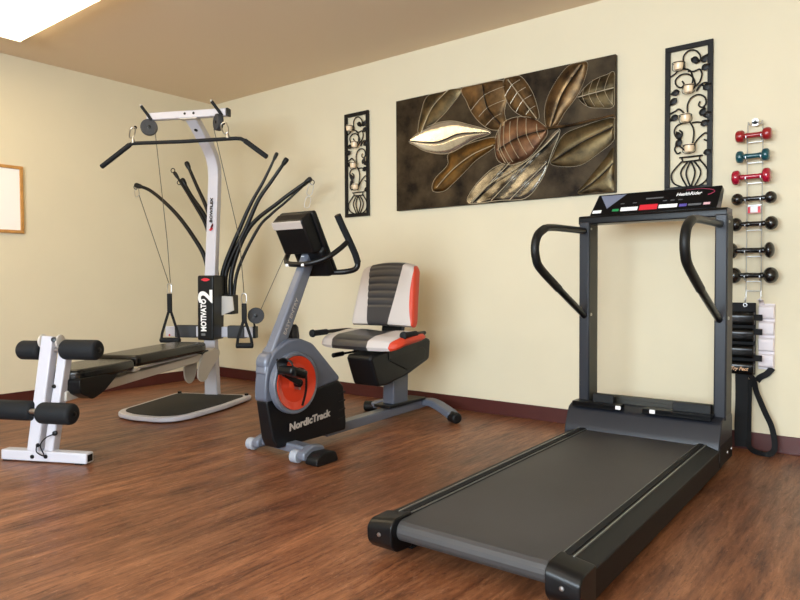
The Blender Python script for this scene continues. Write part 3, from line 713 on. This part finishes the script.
# column and pivot
bm = BM()
C0, C1 = Vector((.005, -.070, .475)), Vector((.01, .205, 1.00))
beam(bm, C0, C1, .062, .078, (0, 1, 0), .052, .066); col = obj('column', bm, 'bike_grey2', bk, bevel=.012, seg=3)
cd = (C1-C0).normalized(); cn_ = Vector((0, cd.z, -cd.y))
text('column_lettering', 'EASY ENTRY', .026, 'silver', bk, Vector((.0315, 0, 0))+C0+cd*.14, cd, Vector((0, -cd.z, cd.y)), sx=1.35)
bm = BM(); roll(bm, (-.036, -.085, .47), (.046, -.085, .47), .052, .02); beam(bm, (.005, -.085, .47), (.005, -.095, .41), .076, .09, (0, 1, 0)); pv = obj('column_pivot', bm, 'bike_grey2', bk, bevel=.012, seg=3)
bm = BM(); lathe(bm, [(.016, 0), (.016, .004), (.008, .008), (.001, .009)], (.05, -.07, .485), (1, 0, 0), 16); obj('bolt', bm, 'plastic', pv)
# console: rim slab + thick rear body, tilted toward the rider
tz = Vector((0, -.165, .302)).normalized(); tn = Vector((0, tz.z, -tz.y))     # tz runs up the face, tn points at the rider
O = Vector((-.012, .275, .905))
def cp_(x, v, d): return O+Vector((x, 0, 0))+tz*v+tn*d
def slab(name, x0, x1, v0, v1, d0, d1, m, par, bevel, taper=0, tv=0):
    bm = BM(); P = []
    for d in (d0, d1):
        k = taper if d == d0 else 0
        for x, v in ((x0+k, v0+tv*(d == d0)), (x1-k, v0+tv*(d == d0)), (x1-k, v1-k), (x0+k, v1-k)): P.append(bm.verts.new(cp_(x, v, d)))
    for f in ((0, 1, 2, 3), (4, 7, 6, 5), (0, 4, 5, 1), (1, 5, 6, 2), (2, 6, 7, 3), (3, 7, 4, 0)): bm.faces.new([P[i] for i in f])
    return obj(name, bm, m, par, bevel=bevel, seg=4)
cs = slab('console', -.090, .150, 0, .345, -.02, .012, 'plastic', bk, .012)
slab('console_back', -.095, .135, .13, .345, -.085, -.015, 'plastic', cs, .012, .012, .02)
slab('console_lower_back', -.06, .150, .0, .16, -.05, -.015, 'plastic', cs, .012, .015, 0)
slab('silver_band', -.088, .115, .288, .330, -.0875, -.03, 'silver', cs, .004)
slab('screen', -.05, .11, .14, .30, .011, .014, 'tri', cs, .002)
bm = BM(); box(bm, cp_(.015, .115, -.062), (.022, .012, .026)); obj('clip', bm, 'white', cs, bevel=.002)
# handlebars
def mirrored(pts): return [(-x+.05, y, z) for x, y, z in pts]
g1 = [(.215, .19, 1.186), (.218, .225, 1.13), (.222, .268, 1.065), (.225, .31, 1.0), (.225, .332, .955), (.215, .325, .922), (.18, .29, .908), (.12, .262, .905), (.05, .255, .905)]
for k, q in enumerate((g1, mirrored(g1))):
    bm = BM(); tube(bm, cr(q, 6), .0145, 12); hb = obj('handlebar', bm, 'plastic', bk)
    bm = BM(); tube(bm, cr(q[:5], 6), .0175, 12); obj('grip', bm, 'foam', hb)
bm = BM(); u1 = [(.222, .268, 1.065), (.20, .22, 1.02), (.16, .165, .975), (.09, .125, .950), (.02, .115, .945), (-.06, .125, .950), (-.12, .165, .968), (-.155, .22, 1.015), (-.172, .268, 1.065)]
tube(bm, cr(u1, 6), .0135, 12); ub = obj('lower_handlebar', bm, 'plastic', bk)
for x in (.055, -.055):
    bm = BM(); box(bm, (x, .108, .942), (.018, .01, .014)); obj('bolt_cap', bm, 'white', ub, bevel=.002)
# frame and stabilisers
bm = BM(); prism(bm, [(.30, .035), (.30, .085), (1.22, .10), (1.25, .085), (1.24, .045)], 'x', -.035, .035); obj('frame_beam', bm, 'bike_grey2', bk, bevel=.006)
bm = BM(); bx(-.062, .062, .82, 1.20, .102, .120, bm); obj('rail_plate', bm, 'plastic', bk, bevel=.004)
bm = BM(); beam(bm, (0, .955, .11), (0, .965, .32), .085, .15, (0, 1, 0)); obj('seat_post', bm, 'bike_grey', bk, bevel=.008)
fs = BM(); beam(fs, (-.16, .035, .053), (.20, -.005, .053), .07, .045); obj('front_stabilizer', fs, 'bike_grey2', bk, bevel=.008)
for s, wx, wy, g0, g1_ in ((-1, -.203, -.008, -.180, -.135), (1, .157, -.055, .185, .232)):
    bm = BM(); cyl(bm, (wx-.022, wy, .031), (wx+.022, wy, .031), .031, 24); obj('transport_wheel', bm, 'wheel', bk, bevel=.006)
    bm = BM(); prism(bm, sm([(wy-.025, .02), (wy-.025, .06), (wy+.045, .085), (.06, .072), (.075, .02)], .015), 'x', g0, g1_); obj('wheel_guard', bm, 'bike_grey2', bk, bevel=.008)
    bm = BM(); cyl(bm, (wx-.024, wy, .031), (max(g0, wx), wy, .031), .010, 12); obj('wheel_axle', bm, 'plastic', bk)
bm = BM(); prism(bm, sm([(-.062, .0), (-.065, .034), (-.025, .058), (.07, .052), (.09, .0)], .02), 'x', .222, .300); obj('foot_cap', bm, 'plastic_soft', bk, bevel=.018, seg=4)
for s in (-1, 1):
    bm = BM()
    tube(bm, cr([(0, 1.235, .075), (s*.10, 1.215, .085), (s*.22, 1.165, .064), (s*.31, 1.125, .040)], 5), 1, flat=(.07, .045, (0, 0, 1)))
    obj('rear_stabilizer', bm, 'bike_grey2', bk, bevel=.008)
    bm = BM(); roll(bm, (s*.285, 1.135, .034), (s*.36, 1.095, .033), .033, .014); ft = obj('foot_cap', bm, 'plastic_soft', bk)
# seat shroud
shp = [(.56, .425), (.575, .445), (1.13, .505), (1.165, .49), (1.15, .37), (.92, .30), (.70, .262), (.625, .265)]
bm = BM(); prism(bm, sm(shp, .02), 'x', -.055, .125); sh = obj('seat_shroud', bm, 'bike_black', bk, bevel=.014, seg=3)
bm = BM(); prism(bm, [(.73, .40), (.745, .42), (1.07, .455), (1.10, .43), (1.09, .375), (.90, .33)], 'x', .118, .130); obj('shroud_panel', bm, 'plastic_soft', sh, bevel=.004)
bm = BM(); beam(bm, (0, .72, .435), (0, 1.0, .465), .26, .05); obj('seat_rail', bm, 'plastic', bk)

def pad(name, m, u0, u1, F, Bk, nu=10, nv=26, par=None):
    """closed pad piece between across-fractions u0(v), u1(v)"""
    bm = BM(); G = []; Hh = []
    for i in range(nu+1):
        G.append([]); Hh.append([])
        for j in range(nv+1):
            v = j/nv; u = u0(v)+(u1(v)-u0(v))*i/nu
            G[i].append(bm.verts.new(F(u, v))); Hh[i].append(bm.verts.new(Bk(u, v)))
    for i in range(nu):
        for j in range(nv):
            bm.faces.new((G[i][j], G[i+1][j], G[i+1][j+1], G[i][j+1])); bm.faces.new((Hh[i][j], Hh[i][j+1], Hh[i+1][j+1], Hh[i+1][j]))
    for i in range(nu):
        bm.faces.new((G[i][0], Hh[i][0], Hh[i+1][0], G[i+1][0])); bm.faces.new((G[i][nv], G[i+1][nv], Hh[i+1][nv], Hh[i][nv]))
    for j in range(nv):
        bm.faces.new((G[0][j], G[0][j+1], Hh[0][j+1], Hh[0][j])); bm.faces.new((G[nu][j], Hh[nu][j], Hh[nu][j+1], G[nu][j+1]))
    return obj(name, bm, m, par, angle=50)
def rnd(t, p=6): return (1-min(1, abs(t))**p)**(1/3)
# backrest
bz0, bz1 = .585, .972
def bw(v): return (.236-.035*v)*(1-.10*max(0, (v-.88)/.12)**2-.05*max(0, (.10-v)/.10)**2)
def bback(u, v, side, rib):
    top = 1-.07*abs(u)**2.5
    z = bz0+(bz1-bz0)*v*top
    y = .915+.085*v-.02*abs(u)**2*(-1)*-1 if False else .915+.085*v-.028*abs(u)**2
    th = .006+.042*rnd(u, 8)*rnd(2*v-1, 10)
    if rib: th += -.0045*(abs(math.cos(PI*v*9))**6)*(1 if .3 < v < .93 else 0)
    return (-.038+u*bw(v), y-(th if side else -.018-.012*rnd(u, 8)), z)
cw0 = lambda v: -.46-.24*v; cw1 = lambda v: .16+.40*v
br_ = pad('backrest', 'pad_dark', cw0, cw1, lambda u, v: bback(u, v, 1, 1), lambda u, v: bback(u, v, 0, 0), 10, 90, bk)
for nm, m, a, b in (('backrest_side', 'pad_light', lambda v: -.985, cw0), ('backrest_side', 'pad_light', cw1, lambda v: .975-.10*math.sin(PI*min(1, v*1.05))**.8), ('backrest_edge', 'pad_red', lambda v: .975-.10*math.sin(PI*min(1, v*1.05))**.8, lambda v: 1.0), ('backrest_edge', 'pad_red', lambda v: -1.0, lambda v: -.985)):
    pad(nm, m, a, b, lambda u, v: bback(u, v, 1, 0), lambda u, v: bback(u, v, 0, 0), 8, 30, br_)
bm = BM(); prism(bm, sm([(-.19, .64), (-.17, .93), (.10, .93), (.13, .64)], .04), 'y', 1.0, 1.02)
obj('backrest_shell', bm, 'plastic', bk, bevel=.006)
bm = BM(); beam(bm, (-.03, .965, .50), (-.03, 1.01, .72), .16, .025, (0, 1, 0)); obj('back_bracket', bm, 'plastic', bk, bevel=.005)
# cushion  (u across, v from front to back)
def cwid(v): return .300*(1-.10*max(0, (.30-v)/.30)**2)
def cush(u, v, top):
    y = .59+.30*v+.035*abs(u)**3*(1-v)
    z = .505+.03*v+(.036*rnd(u, 6)*rnd(2*v-1, 10) if top else -.03*rnd(u, 6)*rnd(2*v-1, 8))-.018*max(0, .25-v)/.25
    if top: z -= .008*math.exp(-(u/.3)**2)*v
    return (-.030+u*cwid(v), y, z)
ce0 = lambda v: -.62+.15*v; ce1 = lambda v: .36+.0*v
ch = pad('seat_cushion', 'pad_dark', ce0, ce1, lambda u, v: cush(u, v, 1), lambda u, v: cush(u, v, 0), 12, 26, bk)
for nm, m, a, b in (('cushion_side', 'pad_light', lambda v: -.985, ce0), ('cushion_side', 'pad_light', ce1, lambda v: .93-.07*(1-v)), ('cushion_edge', 'pad_red', lambda v: .93-.07*(1-v), lambda v: 1.0), ('cushion_edge', 'pad_red', lambda v: -1.0, lambda v: -.985)):
    pad(nm, m, a, b, lambda u, v: cush(u, v, 1), lambda u, v: cush(u, v, 0), 8, 26, ch)
# side handles and lever
for s, x in ((-1, -.30), (1, .245)):
    y0 = .545 if s < 0 else .70
    bm = BM(); tube(bm, cr([(x, y0+.02, .553), (x, y0+.2, .556), (x, .90, .552), (x-s*.03, .94, .53), (x-s*.10, .95, .50)], 5), .011, 10); sh_ = obj('side_handle', bm, 'plastic', bk)
    bm = BM(); roll(bm, (x, y0, .553), (x, y0+.13, .555), .0175, .008); lathe(bm, [(.018, 0), (.024, .006), (.022, .016), (.012, .02)], (x, y0+.012, .553), (0, -1, 0), 16); obj('grip', bm, 'foam', sh_)
bm = BM(); tube(bm, cr([(-.20, .95, .50), (-.03, .97, .50), (.145, .95, .50)], 4), .012, 8); obj('handle_frame', bm, 'plastic', bk)
bm = BM(); tube(bm, [(-.19, .62, .426), (-.185, .75, .43), (-.16, .88, .44), (-.10, .92, .445)], .007, 8); lv = obj('seat_lever', bm, 'plastic', bk)
bm = BM(); roll(bm, (-.19, .60, .425), (-.186, .69, .429), .014, .006); obj('grip', bm, 'plastic', lv)

# ------------------------------------------------------------------ home gym
gy = thing('home_gym', 'white home gym with bent black power rods, bench and floor platform in the corner', 'home gym', (.95, -.78, 0), rad(26))
CX = .02
plat = [(-.285, .05), (-.300, -.62), (-.26, -.70), (-.13, -.775), (.08, -.81), (.17, -.78), (.235, -.68), (.30, -.35), (.322, .05)]
po = sm(plat, .05, 4)
bm = BM(); prism(bm, po, 'z', .008, .038); pf = obj('platform', bm, 'white_metal', gy, bevel=.008, seg=3)
pi_ = sm([(-.250, -.0), (-.262, -.60), (-.23, -.665), (-.12, -.735), (.07, -.765), (.15, -.74), (.20, -.665), (.262, -.34), (.282, .0)], .05, 4)
bm = BM(); prism(bm, pi_, 'z', .036, .043); obj('platform_mat', bm, 'mat_grip', pf, bevel=.003)
for x in (-.25, .28):
    bm = BM(); cyl(bm, (x, .02, .036), (x, .02, .052), .014, 14); obj('bolt_cap', bm, 'plastic', pf)
    for y in (-.5, .0):
        bm = BM(); cyl(bm, (x*.75, y, 0), (x*.75, y, .01), .02, 12); obj('rubber_foot', bm, 'rubber', pf)
# upright: bent box tube
def sweep_yz(bm, pts, w, t, x=CX, ws=None):
    P = [Vector((x, a, b)) for a, b in pts]; rings = []
    for i, p in enumerate(P):
        d = (P[min(i+1, len(P)-1)]-P[max(i-1, 0)]).normalized(); n = Vector((0, d.z, -d.y)); ww = ws[i] if ws else w
        rings.append([bm.verts.new(p+Vector((sx*ww/2, 0, 0))+n*sy*t/2) for sx, sy in ((-1, -1), (1, -1), (1, 1), (-1, 1))])
    for A, B in zip(rings, rings[1:]):
        for k in range(4): bm.faces.new((A[k], A[(k+1) % 4], B[(k+1) % 4], B[k]))
    bm.faces.new(rings[0][::-1]); bm.faces.new(rings[-1]); return bm
path = [(.012, .036), (.0, .40), (.0, .75), (.035, 1.05), (.075, 1.45), (.092, 1.62), (.085, 1.70), (.05, 1.77), (-.015, 1.835), (-.215, 1.975), (-.25, 1.995)]
bm = BM(); sweep_yz(bm, path, .085, .06, ws=[.100, .086, .082, .080, .080, .080, .080, .080, .080, .080, .080]); ur = obj('upright', bm, 'white_metal', gy, bevel=.007, seg=3)
bm = BM(); prism(bm, sm([(-.02, 1.79), (-.005, 1.80), (.0, 1.85), (-.015, 1.845)], .004), 'x', CX-.013, CX+.013); 
d_ = Vector((0, -.2, .14)).normalized(); n_ = Vector((0, -.14, -.2)).normalized()
pc = Vector((CX, -.155, 1.933))+n_*.031; bm.free(); bm = BM(); cyl(bm, pc, pc+n_*.002, .013, 16)
hl_ = obj('bolt_hole', bm, 'plastic', ur)
text('brand_lettering', 'BOWFLEX', .028, 'plastic', gy, (CX+.0, .0205, 1.285), (0, .0995, 1), (-1, 0, 0), shear=.1, sx=1.4, bold=.001)
bm = BM(); pts = [(CX-.005-.02+dx, -.0+.012-.0, 1.23+dz) for dx, dz in ((0, .0), (.012, .018), (.03, .03), (.026, .05), (.014, .03), (.03, .012), (.014, -.004))]
quad(bm, [(a+.012, .018+(c-1.23)*.0995, c) for a, b, c in pts], (0, -.005, 0)); obj('red_emblem', bm, 'label_red', gy)
# top crossbar
bm = BM(); beam(bm, (-.290, -.26, 1.992), (.298, -.26, 1.992), .05, .05); tb = obj('top_crossbar', bm, 'white_metal', gy, bevel=.006)
bm = BM(); bx(.298, .314, -.285, -.235, 1.966, 2.018, bm); obj('end_cap', bm, 'plastic', tb, bevel=.004)
bm = BM(); bx(-.04, .09, -.29, -.23, 1.958, 1.966, bm); obj('mounting_plate', bm, 'offwhite_metal', tb, bevel=.002)
for x in (-.0, .065):
    bm = BM(); cyl(bm, (x, -.286, 1.995), (x, -.2835, 1.995), .009, 14); obj('bolt_hole', bm, 'plastic', tb)
for x in (-.268, .255):
    bm = BM(); tube(bm, cr([(x-.045, -.305, 2.058), (x-.025, -.30, 2.03), (x+.0, -.295, 1.995), (x+.018, -.285, 1.965)], 5), .0105, 12); hk = obj('bar_hook', bm, 'foam', gy)
    bm = BM(); ball(bm, (x-.047, -.305, 2.062), .010); obj('hook_tip', bm, 'offwhite_metal', hk)
def pulley(c, nrm, r=.062):
    bm = BM(); lathe(bm, [(r*.3, -.018), (r*.95, -.018), (r, -.012), (r, .012), (r*.95, .018), (r*.3, .018)], c, nrm, 28); p_ = obj('pulley', bm, 'wrap', gy)
    bm = BM(); lathe(bm, [(.012, 0), (.012, .004), (.004, .006)], Vector(c)+Vector(nrm).normalized()*.018, nrm, 12); obj('axle_bolt', bm, 'plastic', p_)
pulley((-.272, -.28, 1.918), (.45, -.8, 0), .056); pulley((.242, -.28, 1.925), (-.62, -.68, 0), .056)
def clip(a, b, r=.0045, parent=gy, name='carabiner'):
    a, b = Vector(a), Vector(b); d = (b-a); s = d.cross(Vector((0, 1, 0))).normalized()*d.length*.22
    bm = BM(); tube(bm, cr([a, a+d*.15+s, a+d*.85+s, b, a+d*.85-s, a+d*.15-s], 4, True), r, 7, True); return obj(name, bm, 'steel', parent)
bm = BM(); ball(bm, (-.345, -.33, 1.91), .012); obj('cable_stop', bm, 'plastic', gy)
bm = BM(); ball(bm, (.305, -.33, 1.905), .012); obj('cable_stop', bm, 'plastic', gy)
clip((-.348, -.35, 1.905), (-.337, -.385, 1.828)); clip((.31, -.35, 1.90), (.355, -.385, 1.825))
# cables
def cable(p, r=.0028): bm = BM(); tube(bm, p, r, 6); return obj('cable', bm, 'cable', gy)
cable([(-.222, -.29, 1.90), (-.15, -.28, 1.15), (-.238, -.10, .853)])
cable([(-.56, .03, 1.50), (-.252, -.10, .853)])
cable([(.215, -.29, 1.88), (.385, -.28, 1.14), (.327, -.10, .783)])
cable([(.71, .10, 1.36), (.40, .02, .66)])
# power rods
rods = {(-1, 0): [(-.02, .72), (-.05, .90), (-.09, 1.05), (-.16, 1.17), (-.28, 1.33), (-.40, 1.45), (-.53, 1.55), (-.64, 1.59)],
 (-1, 1): [(-.01, .72), (-.04, 1.1), (-.08, 1.28), (-.2, 1.48), (-.325, 1.67)], (-1, 2): [(0, .72), (-.03, 1.1), (-.08, 1.32), (-.2, 1.50), (-.27, 1.62)],
 (-1, 3): [(0, .72), (-.03, 1.15), (-.07, 1.37), (-.16, 1.57), (-.24, 1.745)],
 (1, 0): [(.06, .68), (.06, .93), (.20, 1.25), (.29, 1.43), (.39, 1.59), (.49, 1.775)], (1, 1): [(.08, .68), (.08, .93), (.24, 1.25), (.34, 1.45), (.44, 1.58), (.56, 1.735)],
 (1, 2): [(.11, .68), (.12, .94), (.26, 1.25), (.49, 1.43), (.64, 1.53), (.735, 1.59)], (1, 3): [(.12, .68), (.16, .94), (.32, 1.24), (.43, 1.35), (.55, 1.44), (.71, 1.575)]}
for (s, k), q in rods.items():
    yb = .12+(.012*k if s > 0 else .012*k)-(.0 if k else 0)
    P = cr([(x, yb, z) for x, z in q], 8); thin = (k in (0, 3) and s > 0) or (s < 0 and k == 1)
    r0 = .019; r1 = .0085 if thin else .0115
    if s < 0 and k == 0: r1 = .012
    if s > 0 and k == 3: r0, r1 = .013, .008
    bm = BM(); tube(bm, P, [r0, r1], 12); rd = obj('power_rod', bm, 'rod', gy)
    d = (P[-1]-P[-3]).normalized(); bm = BM(); lathe(bm, [(r1, -.05), (r1*1.5, -.03), (r1*1.7, .0), (r1*1.2, .012), (.002, .014)], P[-1], d, 14); obj('rod_tip', bm, 'plastic', rd)
for p in ((-.64, .12, 1.575), (-.335, .13, 1.69), (.755, .14, 1.565), (-.29, .14, 1.60)):
    bm = BM(); tube(bm, [(p[0]+.016*math.cos(a*PI/7), p[1]-.01, p[2]+.016*math.sin(a*PI/7)) for a in range(14)], .0035, 6, True); obj('rod_ring', bm, 'plastic', gy)
clip((-.635, .11, 1.56), (-.60, .07, 1.50), .003); clip((.755, .12, 1.55), (.735, .11, 1.47), .003); clip((.735, .11, 1.46), (.72, .10, 1.38), .0025)
# shroud with lettering
bm = BM()
prism(bm, sm([(-.030, .903), (.094, .903), (.086, .443), (-.036, .443)], .012), 'y', -.095, .07)
sd = obj('shroud', bm, 'plastic', gy, bevel=.012, seg=3)
bm = BM(); bx(.06, .165, .04, .15, .62, .76, bm); obj('rod_box', bm, 'plastic_soft', gy, bevel=.006)
bm = BM(); prism(bm, [(.085, .61), (.085, .755), (.175, .75), (.185, .65)], 'y', .03, .042); obj('side_bracket', bm, 'offwhite_metal', gy, bevel=.003)
bm = BM(); bx(-.10, -.03, .04, .15, .62, .76, bm); obj('rod_box', bm, 'plastic_soft', gy, bevel=.006)
text('model_lettering', 'MOTIVATO', .056, 'white', gy, (.016, -.0955, .505), (0, 0, 1), (-1, 0, 0), sx=.80, bold=.0022)
text('model_number', '2', .150, 'white', gy, (.036, -.0965, .705), (0, 0, 1), (-1, 0, 0), sx=1.3, bold=.004)
bm = BM(); quad(bm, [(.032+.034*math.cos(a)*(.6+.4*abs(math.cos(2*a))), -.0955, .873+.012*math.sin(a)) for a in [2*PI*k/20 for k in range(20)]], (0, -.001, 0)); obj('red_emblem', bm, 'label_red', sd)
bm = BM(); bx(-.005, .026, -.0965, -.0952, .475, .492, bm); obj('small_emblem', bm, 'label_grey', sd)
# pulley crossbar
bm = BM(); bx(-.363, .33, .03, .075, .455, .53, bm); xb = obj('pulley_crossbar', bm, 'white_metal', gy, bevel=.004)
for a, b in ((-.285, -.115), (.135, .265)):
    bm = BM(); prism(bm, sm([(.022, .447), (.022, .539), (.083, .539), (.083, .447)], .015), 'x', a, b); obj('foam_wrap', bm, 'wrap', xb, bevel=.004)
bm = BM(); bx(.33, .35, .026, .079, .450, .535, bm); obj('end_cap', bm, 'plastic', xb, bevel=.003)
bm = BM(); ball(bm, (-.33, .028, .465), .007); obj('bolt', bm, 'label_red', xb)
pulley((.37, -.0, .615), (.35, -.9, 0), .058)
bm = BM(); tube(bm, [(.355, .0, .56), (.35, .02, .535)], .008, 8); obj('pulley_link', bm, 'plastic', gy)
# bench
bm = BM(); beam(bm, (.045, -.16, .345), (.045, -1.60, .305), .10, .05); beam(bm, (.045, -.04, .36), (.045, -.25, .34), .07, .05); obj('bench_rail', bm, 'offwhite_metal', gy, bevel=.006)
for y0_, y1_ in ((-1.05, -.40), (-1.22, -1.09)):
    bm = BM(); beam(bm, (.125, y0_, .372), (.125, y1_, .378), .006, .006); obj('rail_edge', bm, 'white_metal', gy)
def bench_pad(name, outline, z0, z1, tz_=0):
    bm = BM(); prism(bm, sm(outline, .04, 4), 'z', z0, z1); return obj(name, bm, 'vinyl', gy, bevel=.02, seg=4)
bench_pad('bench_backrest', [(-.115, -1.10), (.155, -1.10), (.155, -.36), (.135, -.28), (-.09, -.28), (-.115, -.36)], .385, .450)
bench_pad('bench_seat', [(-.10, -1.56), (.02, -1.59), (.14, -1.56), (.170, -1.30), (.155, -1.112), (-.115, -1.112), (-.13, -1.3)], .372, .432)
bm = BM(); prism(bm, sm([(-1.585, .39), (-1.58, .32), (-1.49, .275), (-1.40, .30), (-1.26, .385)], .02), 'x', -.04, .16); obj('seat_bracket', bm, 'plastic', gy, bevel=.012, seg=3)
bm = BM(); bx(-.12, .155, -1.13, -1.08, .365, .378, bm); obj('pad_bracket', bm, 'offwhite_metal', gy, bevel=.003)
for x in (-.03, .10):
    bm = BM(); prism(bm, sm([(-.30, .175), (-.355, .215), (-.33, .30), (-.26, .375), (-.04, .375), (-.035, .335), (-.19, .225), (-.235, .18)] if x > 0 else [(-.23, .15), (-.29, .19), (-.30, .30), (-.12, .34), (-.13, .22), (-.18, .16)], .045, 6), 'x', x-.005, x+.005); obj('hinge_plate', bm, 'offwhite_metal', gy, bevel=.002)
bm = BM(); bx(-.07, .095, -.28, -.18, .335, .385, bm); obj('bench_lock', bm, 'plastic', gy, bevel=.004)
# leg extension frame at the bench's end
bm = BM(); beam(bm, (-.208, -1.655, .030), (.262, -1.655, .030), .055, .05); lb = obj('base_bar', bm, 'white_metal', gy, bevel=.006)
bm = BM(); bx(.2615, .2635, -1.672, -1.638, .014, .046, bm); obj('open_end', bm, 'plastic_soft', lb)
bm = BM(); bx(-.20, -.16, -1.68, -1.63, 0, .006, bm); bx(.2, .24, -1.68, -1.63, 0, .006, bm); obj('rubber_foot', bm, 'rubber', lb)
bm = BM(); beam(bm, (-.034, -1.655, .05), (.016, -1.60, .60), .064, .05, (0, -1, 0)); pa = obj('leg_post', bm, 'white_metal', gy, bevel=.006)
bm = BM(); beam(bm, (.040, -1.64, .045), (.083, -1.575, .55), .048, .05, (0, -1, 0)); pb = obj('leg_post', bm, 'white_metal', gy, bevel=.006)
bm = BM()
for x in (-.03, .066):
    lathe(bm, [(.03, -.004), (.034, 0), (.034, .006), (.03, .008)], (x, -1.60, .575), (1, 0, 0), 22)
bx(-.03, .066, -1.60, -1.565, .53, .59, bm); obj('pivot_bracket', bm, 'offwhite_metal', gy, bevel=.003)
bm = BM(); lathe(bm, [(.014, 0), (.012, .012), (.001, .014)], (.058, -1.625, .585), (.3, -1, .2), 14); obj('pivot_knob', bm, 'plastic', gy)
for (x0, x1, y, z, r) in ((-.155, -.03, -1.60, .530, .047), (.085, .283, -1.60, .536, .049), (-.26, -.032, -1.655, .243, .048), (.062, .245, -1.735, .253, .050)):
    bm = BM(); roll(bm, (x0, y, z), (x1, y, z), r, r*.4); fr = obj('foam_roller', bm, 'foam', gy)
    bm = BM(); lathe(bm, [(.012, 0), (.012, .003), (.006, .005)], (x1, y, z), (1, 0, 0), 12); obj('roller_cap', bm, 'plastic', fr)
for a, b, z in ((-.06, .1, .533), (-.08, .02, .246)):
    bm = BM(); cyl(bm, (a, -1.60 if z > .4 else -1.68, z), (b, -1.60 if z > .4 else -1.68, z), .014, 14); obj('roller_axle', bm, 'steel', gy)
for p in ((-.03, -1.6835, .028), (.045, -1.6835, .032), (.002, -1.682, .085), (.054, -1.630, .36)):
    bm = BM(); lathe(bm, [(.010, 0), (.009, .005), (.001, .007)], p, (0, -1, 0), 12); obj('bolt', bm, 'plastic', gy)
bm = BM(); tube(bm, cr([(.0, -1.69, .08), (.01, -1.70, .055), (.045, -1.695, .04), (.03, -1.70, .09), (.05, -1.68, .125), (.09, -1.66, .14)], 6), .003, 6); bm2 = obj('hook_cord', bm, 'rubber', gy)
bm = BM(); lathe(bm, [(.012, 0), (.012, .01), (.005, .014)], (.078, -1.655, .14), (0, -1, 0), 12); obj('hook_pin', bm, 'plastic', gy)

# lat bar hanging under the top pulleys (own object)
def gyw(p):
    a = rad(26); return (.95+p[0]*math.cos(a)-p[1]*math.sin(a), -.78+p[0]*math.sin(a)+p[1]*math.cos(a), p[2])
lt = thing('lat_bar', 'long black lat pulldown bar with bent ends hung below the home gym pulleys', 'exercise bar', gyw((.045, -.4, 1.78)), rad(26))
lp = [(-.605, 0, -.140), (-.49, 0, -.065), (-.385, 0, .0), (-.365, 0, .007), (-.33, 0, .007), (0, 0, .002), (.38, 0, .004), (.415, 0, .0), (.44, 0, -.012), (.52, 0, -.068), (.594, 0, -.125)]
bm = BM(); tube(bm, lp, .0125, 14); obj('bar', bm, 'foam', lt)
for q in (lp[:3], lp[-3:]):
    bm = BM(); roll(bm, q[0], q[-1], .0165, .006); obj('grip', bm, 'foam', lt)
for x in (-.36, .325):
    bm = BM(); lathe(bm, [(.014, 0), (.014, .014), (.006, .03), (.004, .045)], (x, 0, .008), (0, 0, 1), 12); obj('clip_lug', bm, 'steel', lt)

def hand_grip(p, label, w, h, rz, tilt=0):
    t = thing('cable_handle', label, 'handle', gyw(p), rad(26)+rz, 'black strap handles on the home gym cables')
    bm = BM(); tube(bm, cr([(0, 0, .0), (0, 0, -.05), (0, 0, -.14)], 3), 1, flat=(.034, .016, (0, 1, 0))); obj('strap_sleeve', bm, 'nylon', t, bevel=.003)
    for s in (-1, 1):
        bm = BM(); tube(bm, [(s*.006, 0, -.12), (s*w*.9/2, 0, -h+.05), (s*w/2, 0, -h+.01), (s*w/2, 0, -h-.008)], 1, flat=(.018, .006, (0, 1, 0)) if False else (.02, .005, (.2, 1, 0))); obj('strap', bm, 'nylon', t)
    bm = BM(); roll(bm, (-w/2-.008, 0, -h), (w/2+.008, 0, -h), .019, .007); obj('grip', bm, 'foam', t)
    clip((0, 0, .07), (0, 0, 0), .004, t, 'carabiner')
    return t
hand_grip((-.247, -.10, .775), 'black strap handle hanging left of the MOTIVATOR 2 column above the bench', .14, .335, 0)
hand_grip((.327, -.10, .705), 'black strap handle hanging beside the round pulley right of the column', .105, .295, rad(8))

# ------------------------------------------------------------------ light
wd = bpy.data.worlds.new('World'); S.world = wd; wd.use_nodes = True
bg = wd.node_tree.nodes['Background']; bg.inputs['Color'].default_value = (.76, .89, 1, 1); bg.inputs['Strength'].default_value = 37
al = bpy.data.lights.new('window portal', 'AREA'); al.shape = 'RECTANGLE'; al.size = WX1-WX0; al.size_y = WZ1-WZ0
al.cycles.is_portal = True
ao = bpy.data.objects.new('window_portal', al); COL.objects.link(ao); ao.location = ((WX0+WX1)/2, RY-.02, (WZ0+WZ1)/2); ao.rotation_euler = (PI/2, 0, 0)
ao.rotation_euler = (rad(90), 0, 0)

# ------------------------------------------------------------------ camera
cam = bpy.data.cameras.new('Camera'); co = bpy.data.objects.new('Camera', cam); COL.objects.link(co); S.camera = co
cam.sensor_width = 36; cam.lens = 660.777/800*36; cam.clip_start = .05
yaw, pitch, rollr = -0.661109, -0.0309, -0.00552
d = Vector((math.sin(yaw)*math.cos(pitch), math.cos(yaw)*math.cos(pitch), math.sin(pitch)))
r = Vector((math.cos(yaw), -math.sin(yaw), 0)); u = r.cross(d)
r2 = r*math.cos(rollr)+u*math.sin(rollr); u2 = -r*math.sin(rollr)+u*math.cos(rollr)
mw = Matrix((r2, u2, -d)).transposed().to_4x4(); mw.translation = Vector((4.98233, -3.70094, .86594))
co.matrix_world = mw

vs = S.view_settings; S.display_settings.display_device = 'sRGB'
vs.view_transform = 'Standard'; vs.look = 'None'; vs.gamma = 1; vs.use_curve_mapping = False; vs.exposure = -.27
S.cycles.use_denoising = True; S.cycles.denoising_prefilter = 'ACCURATE'
S.cycles.max_bounces = 8; S.cycles.diffuse_bounces = 5; S.cycles.glossy_bounces = 4; S.cycles.sample_clamp_indirect = 6
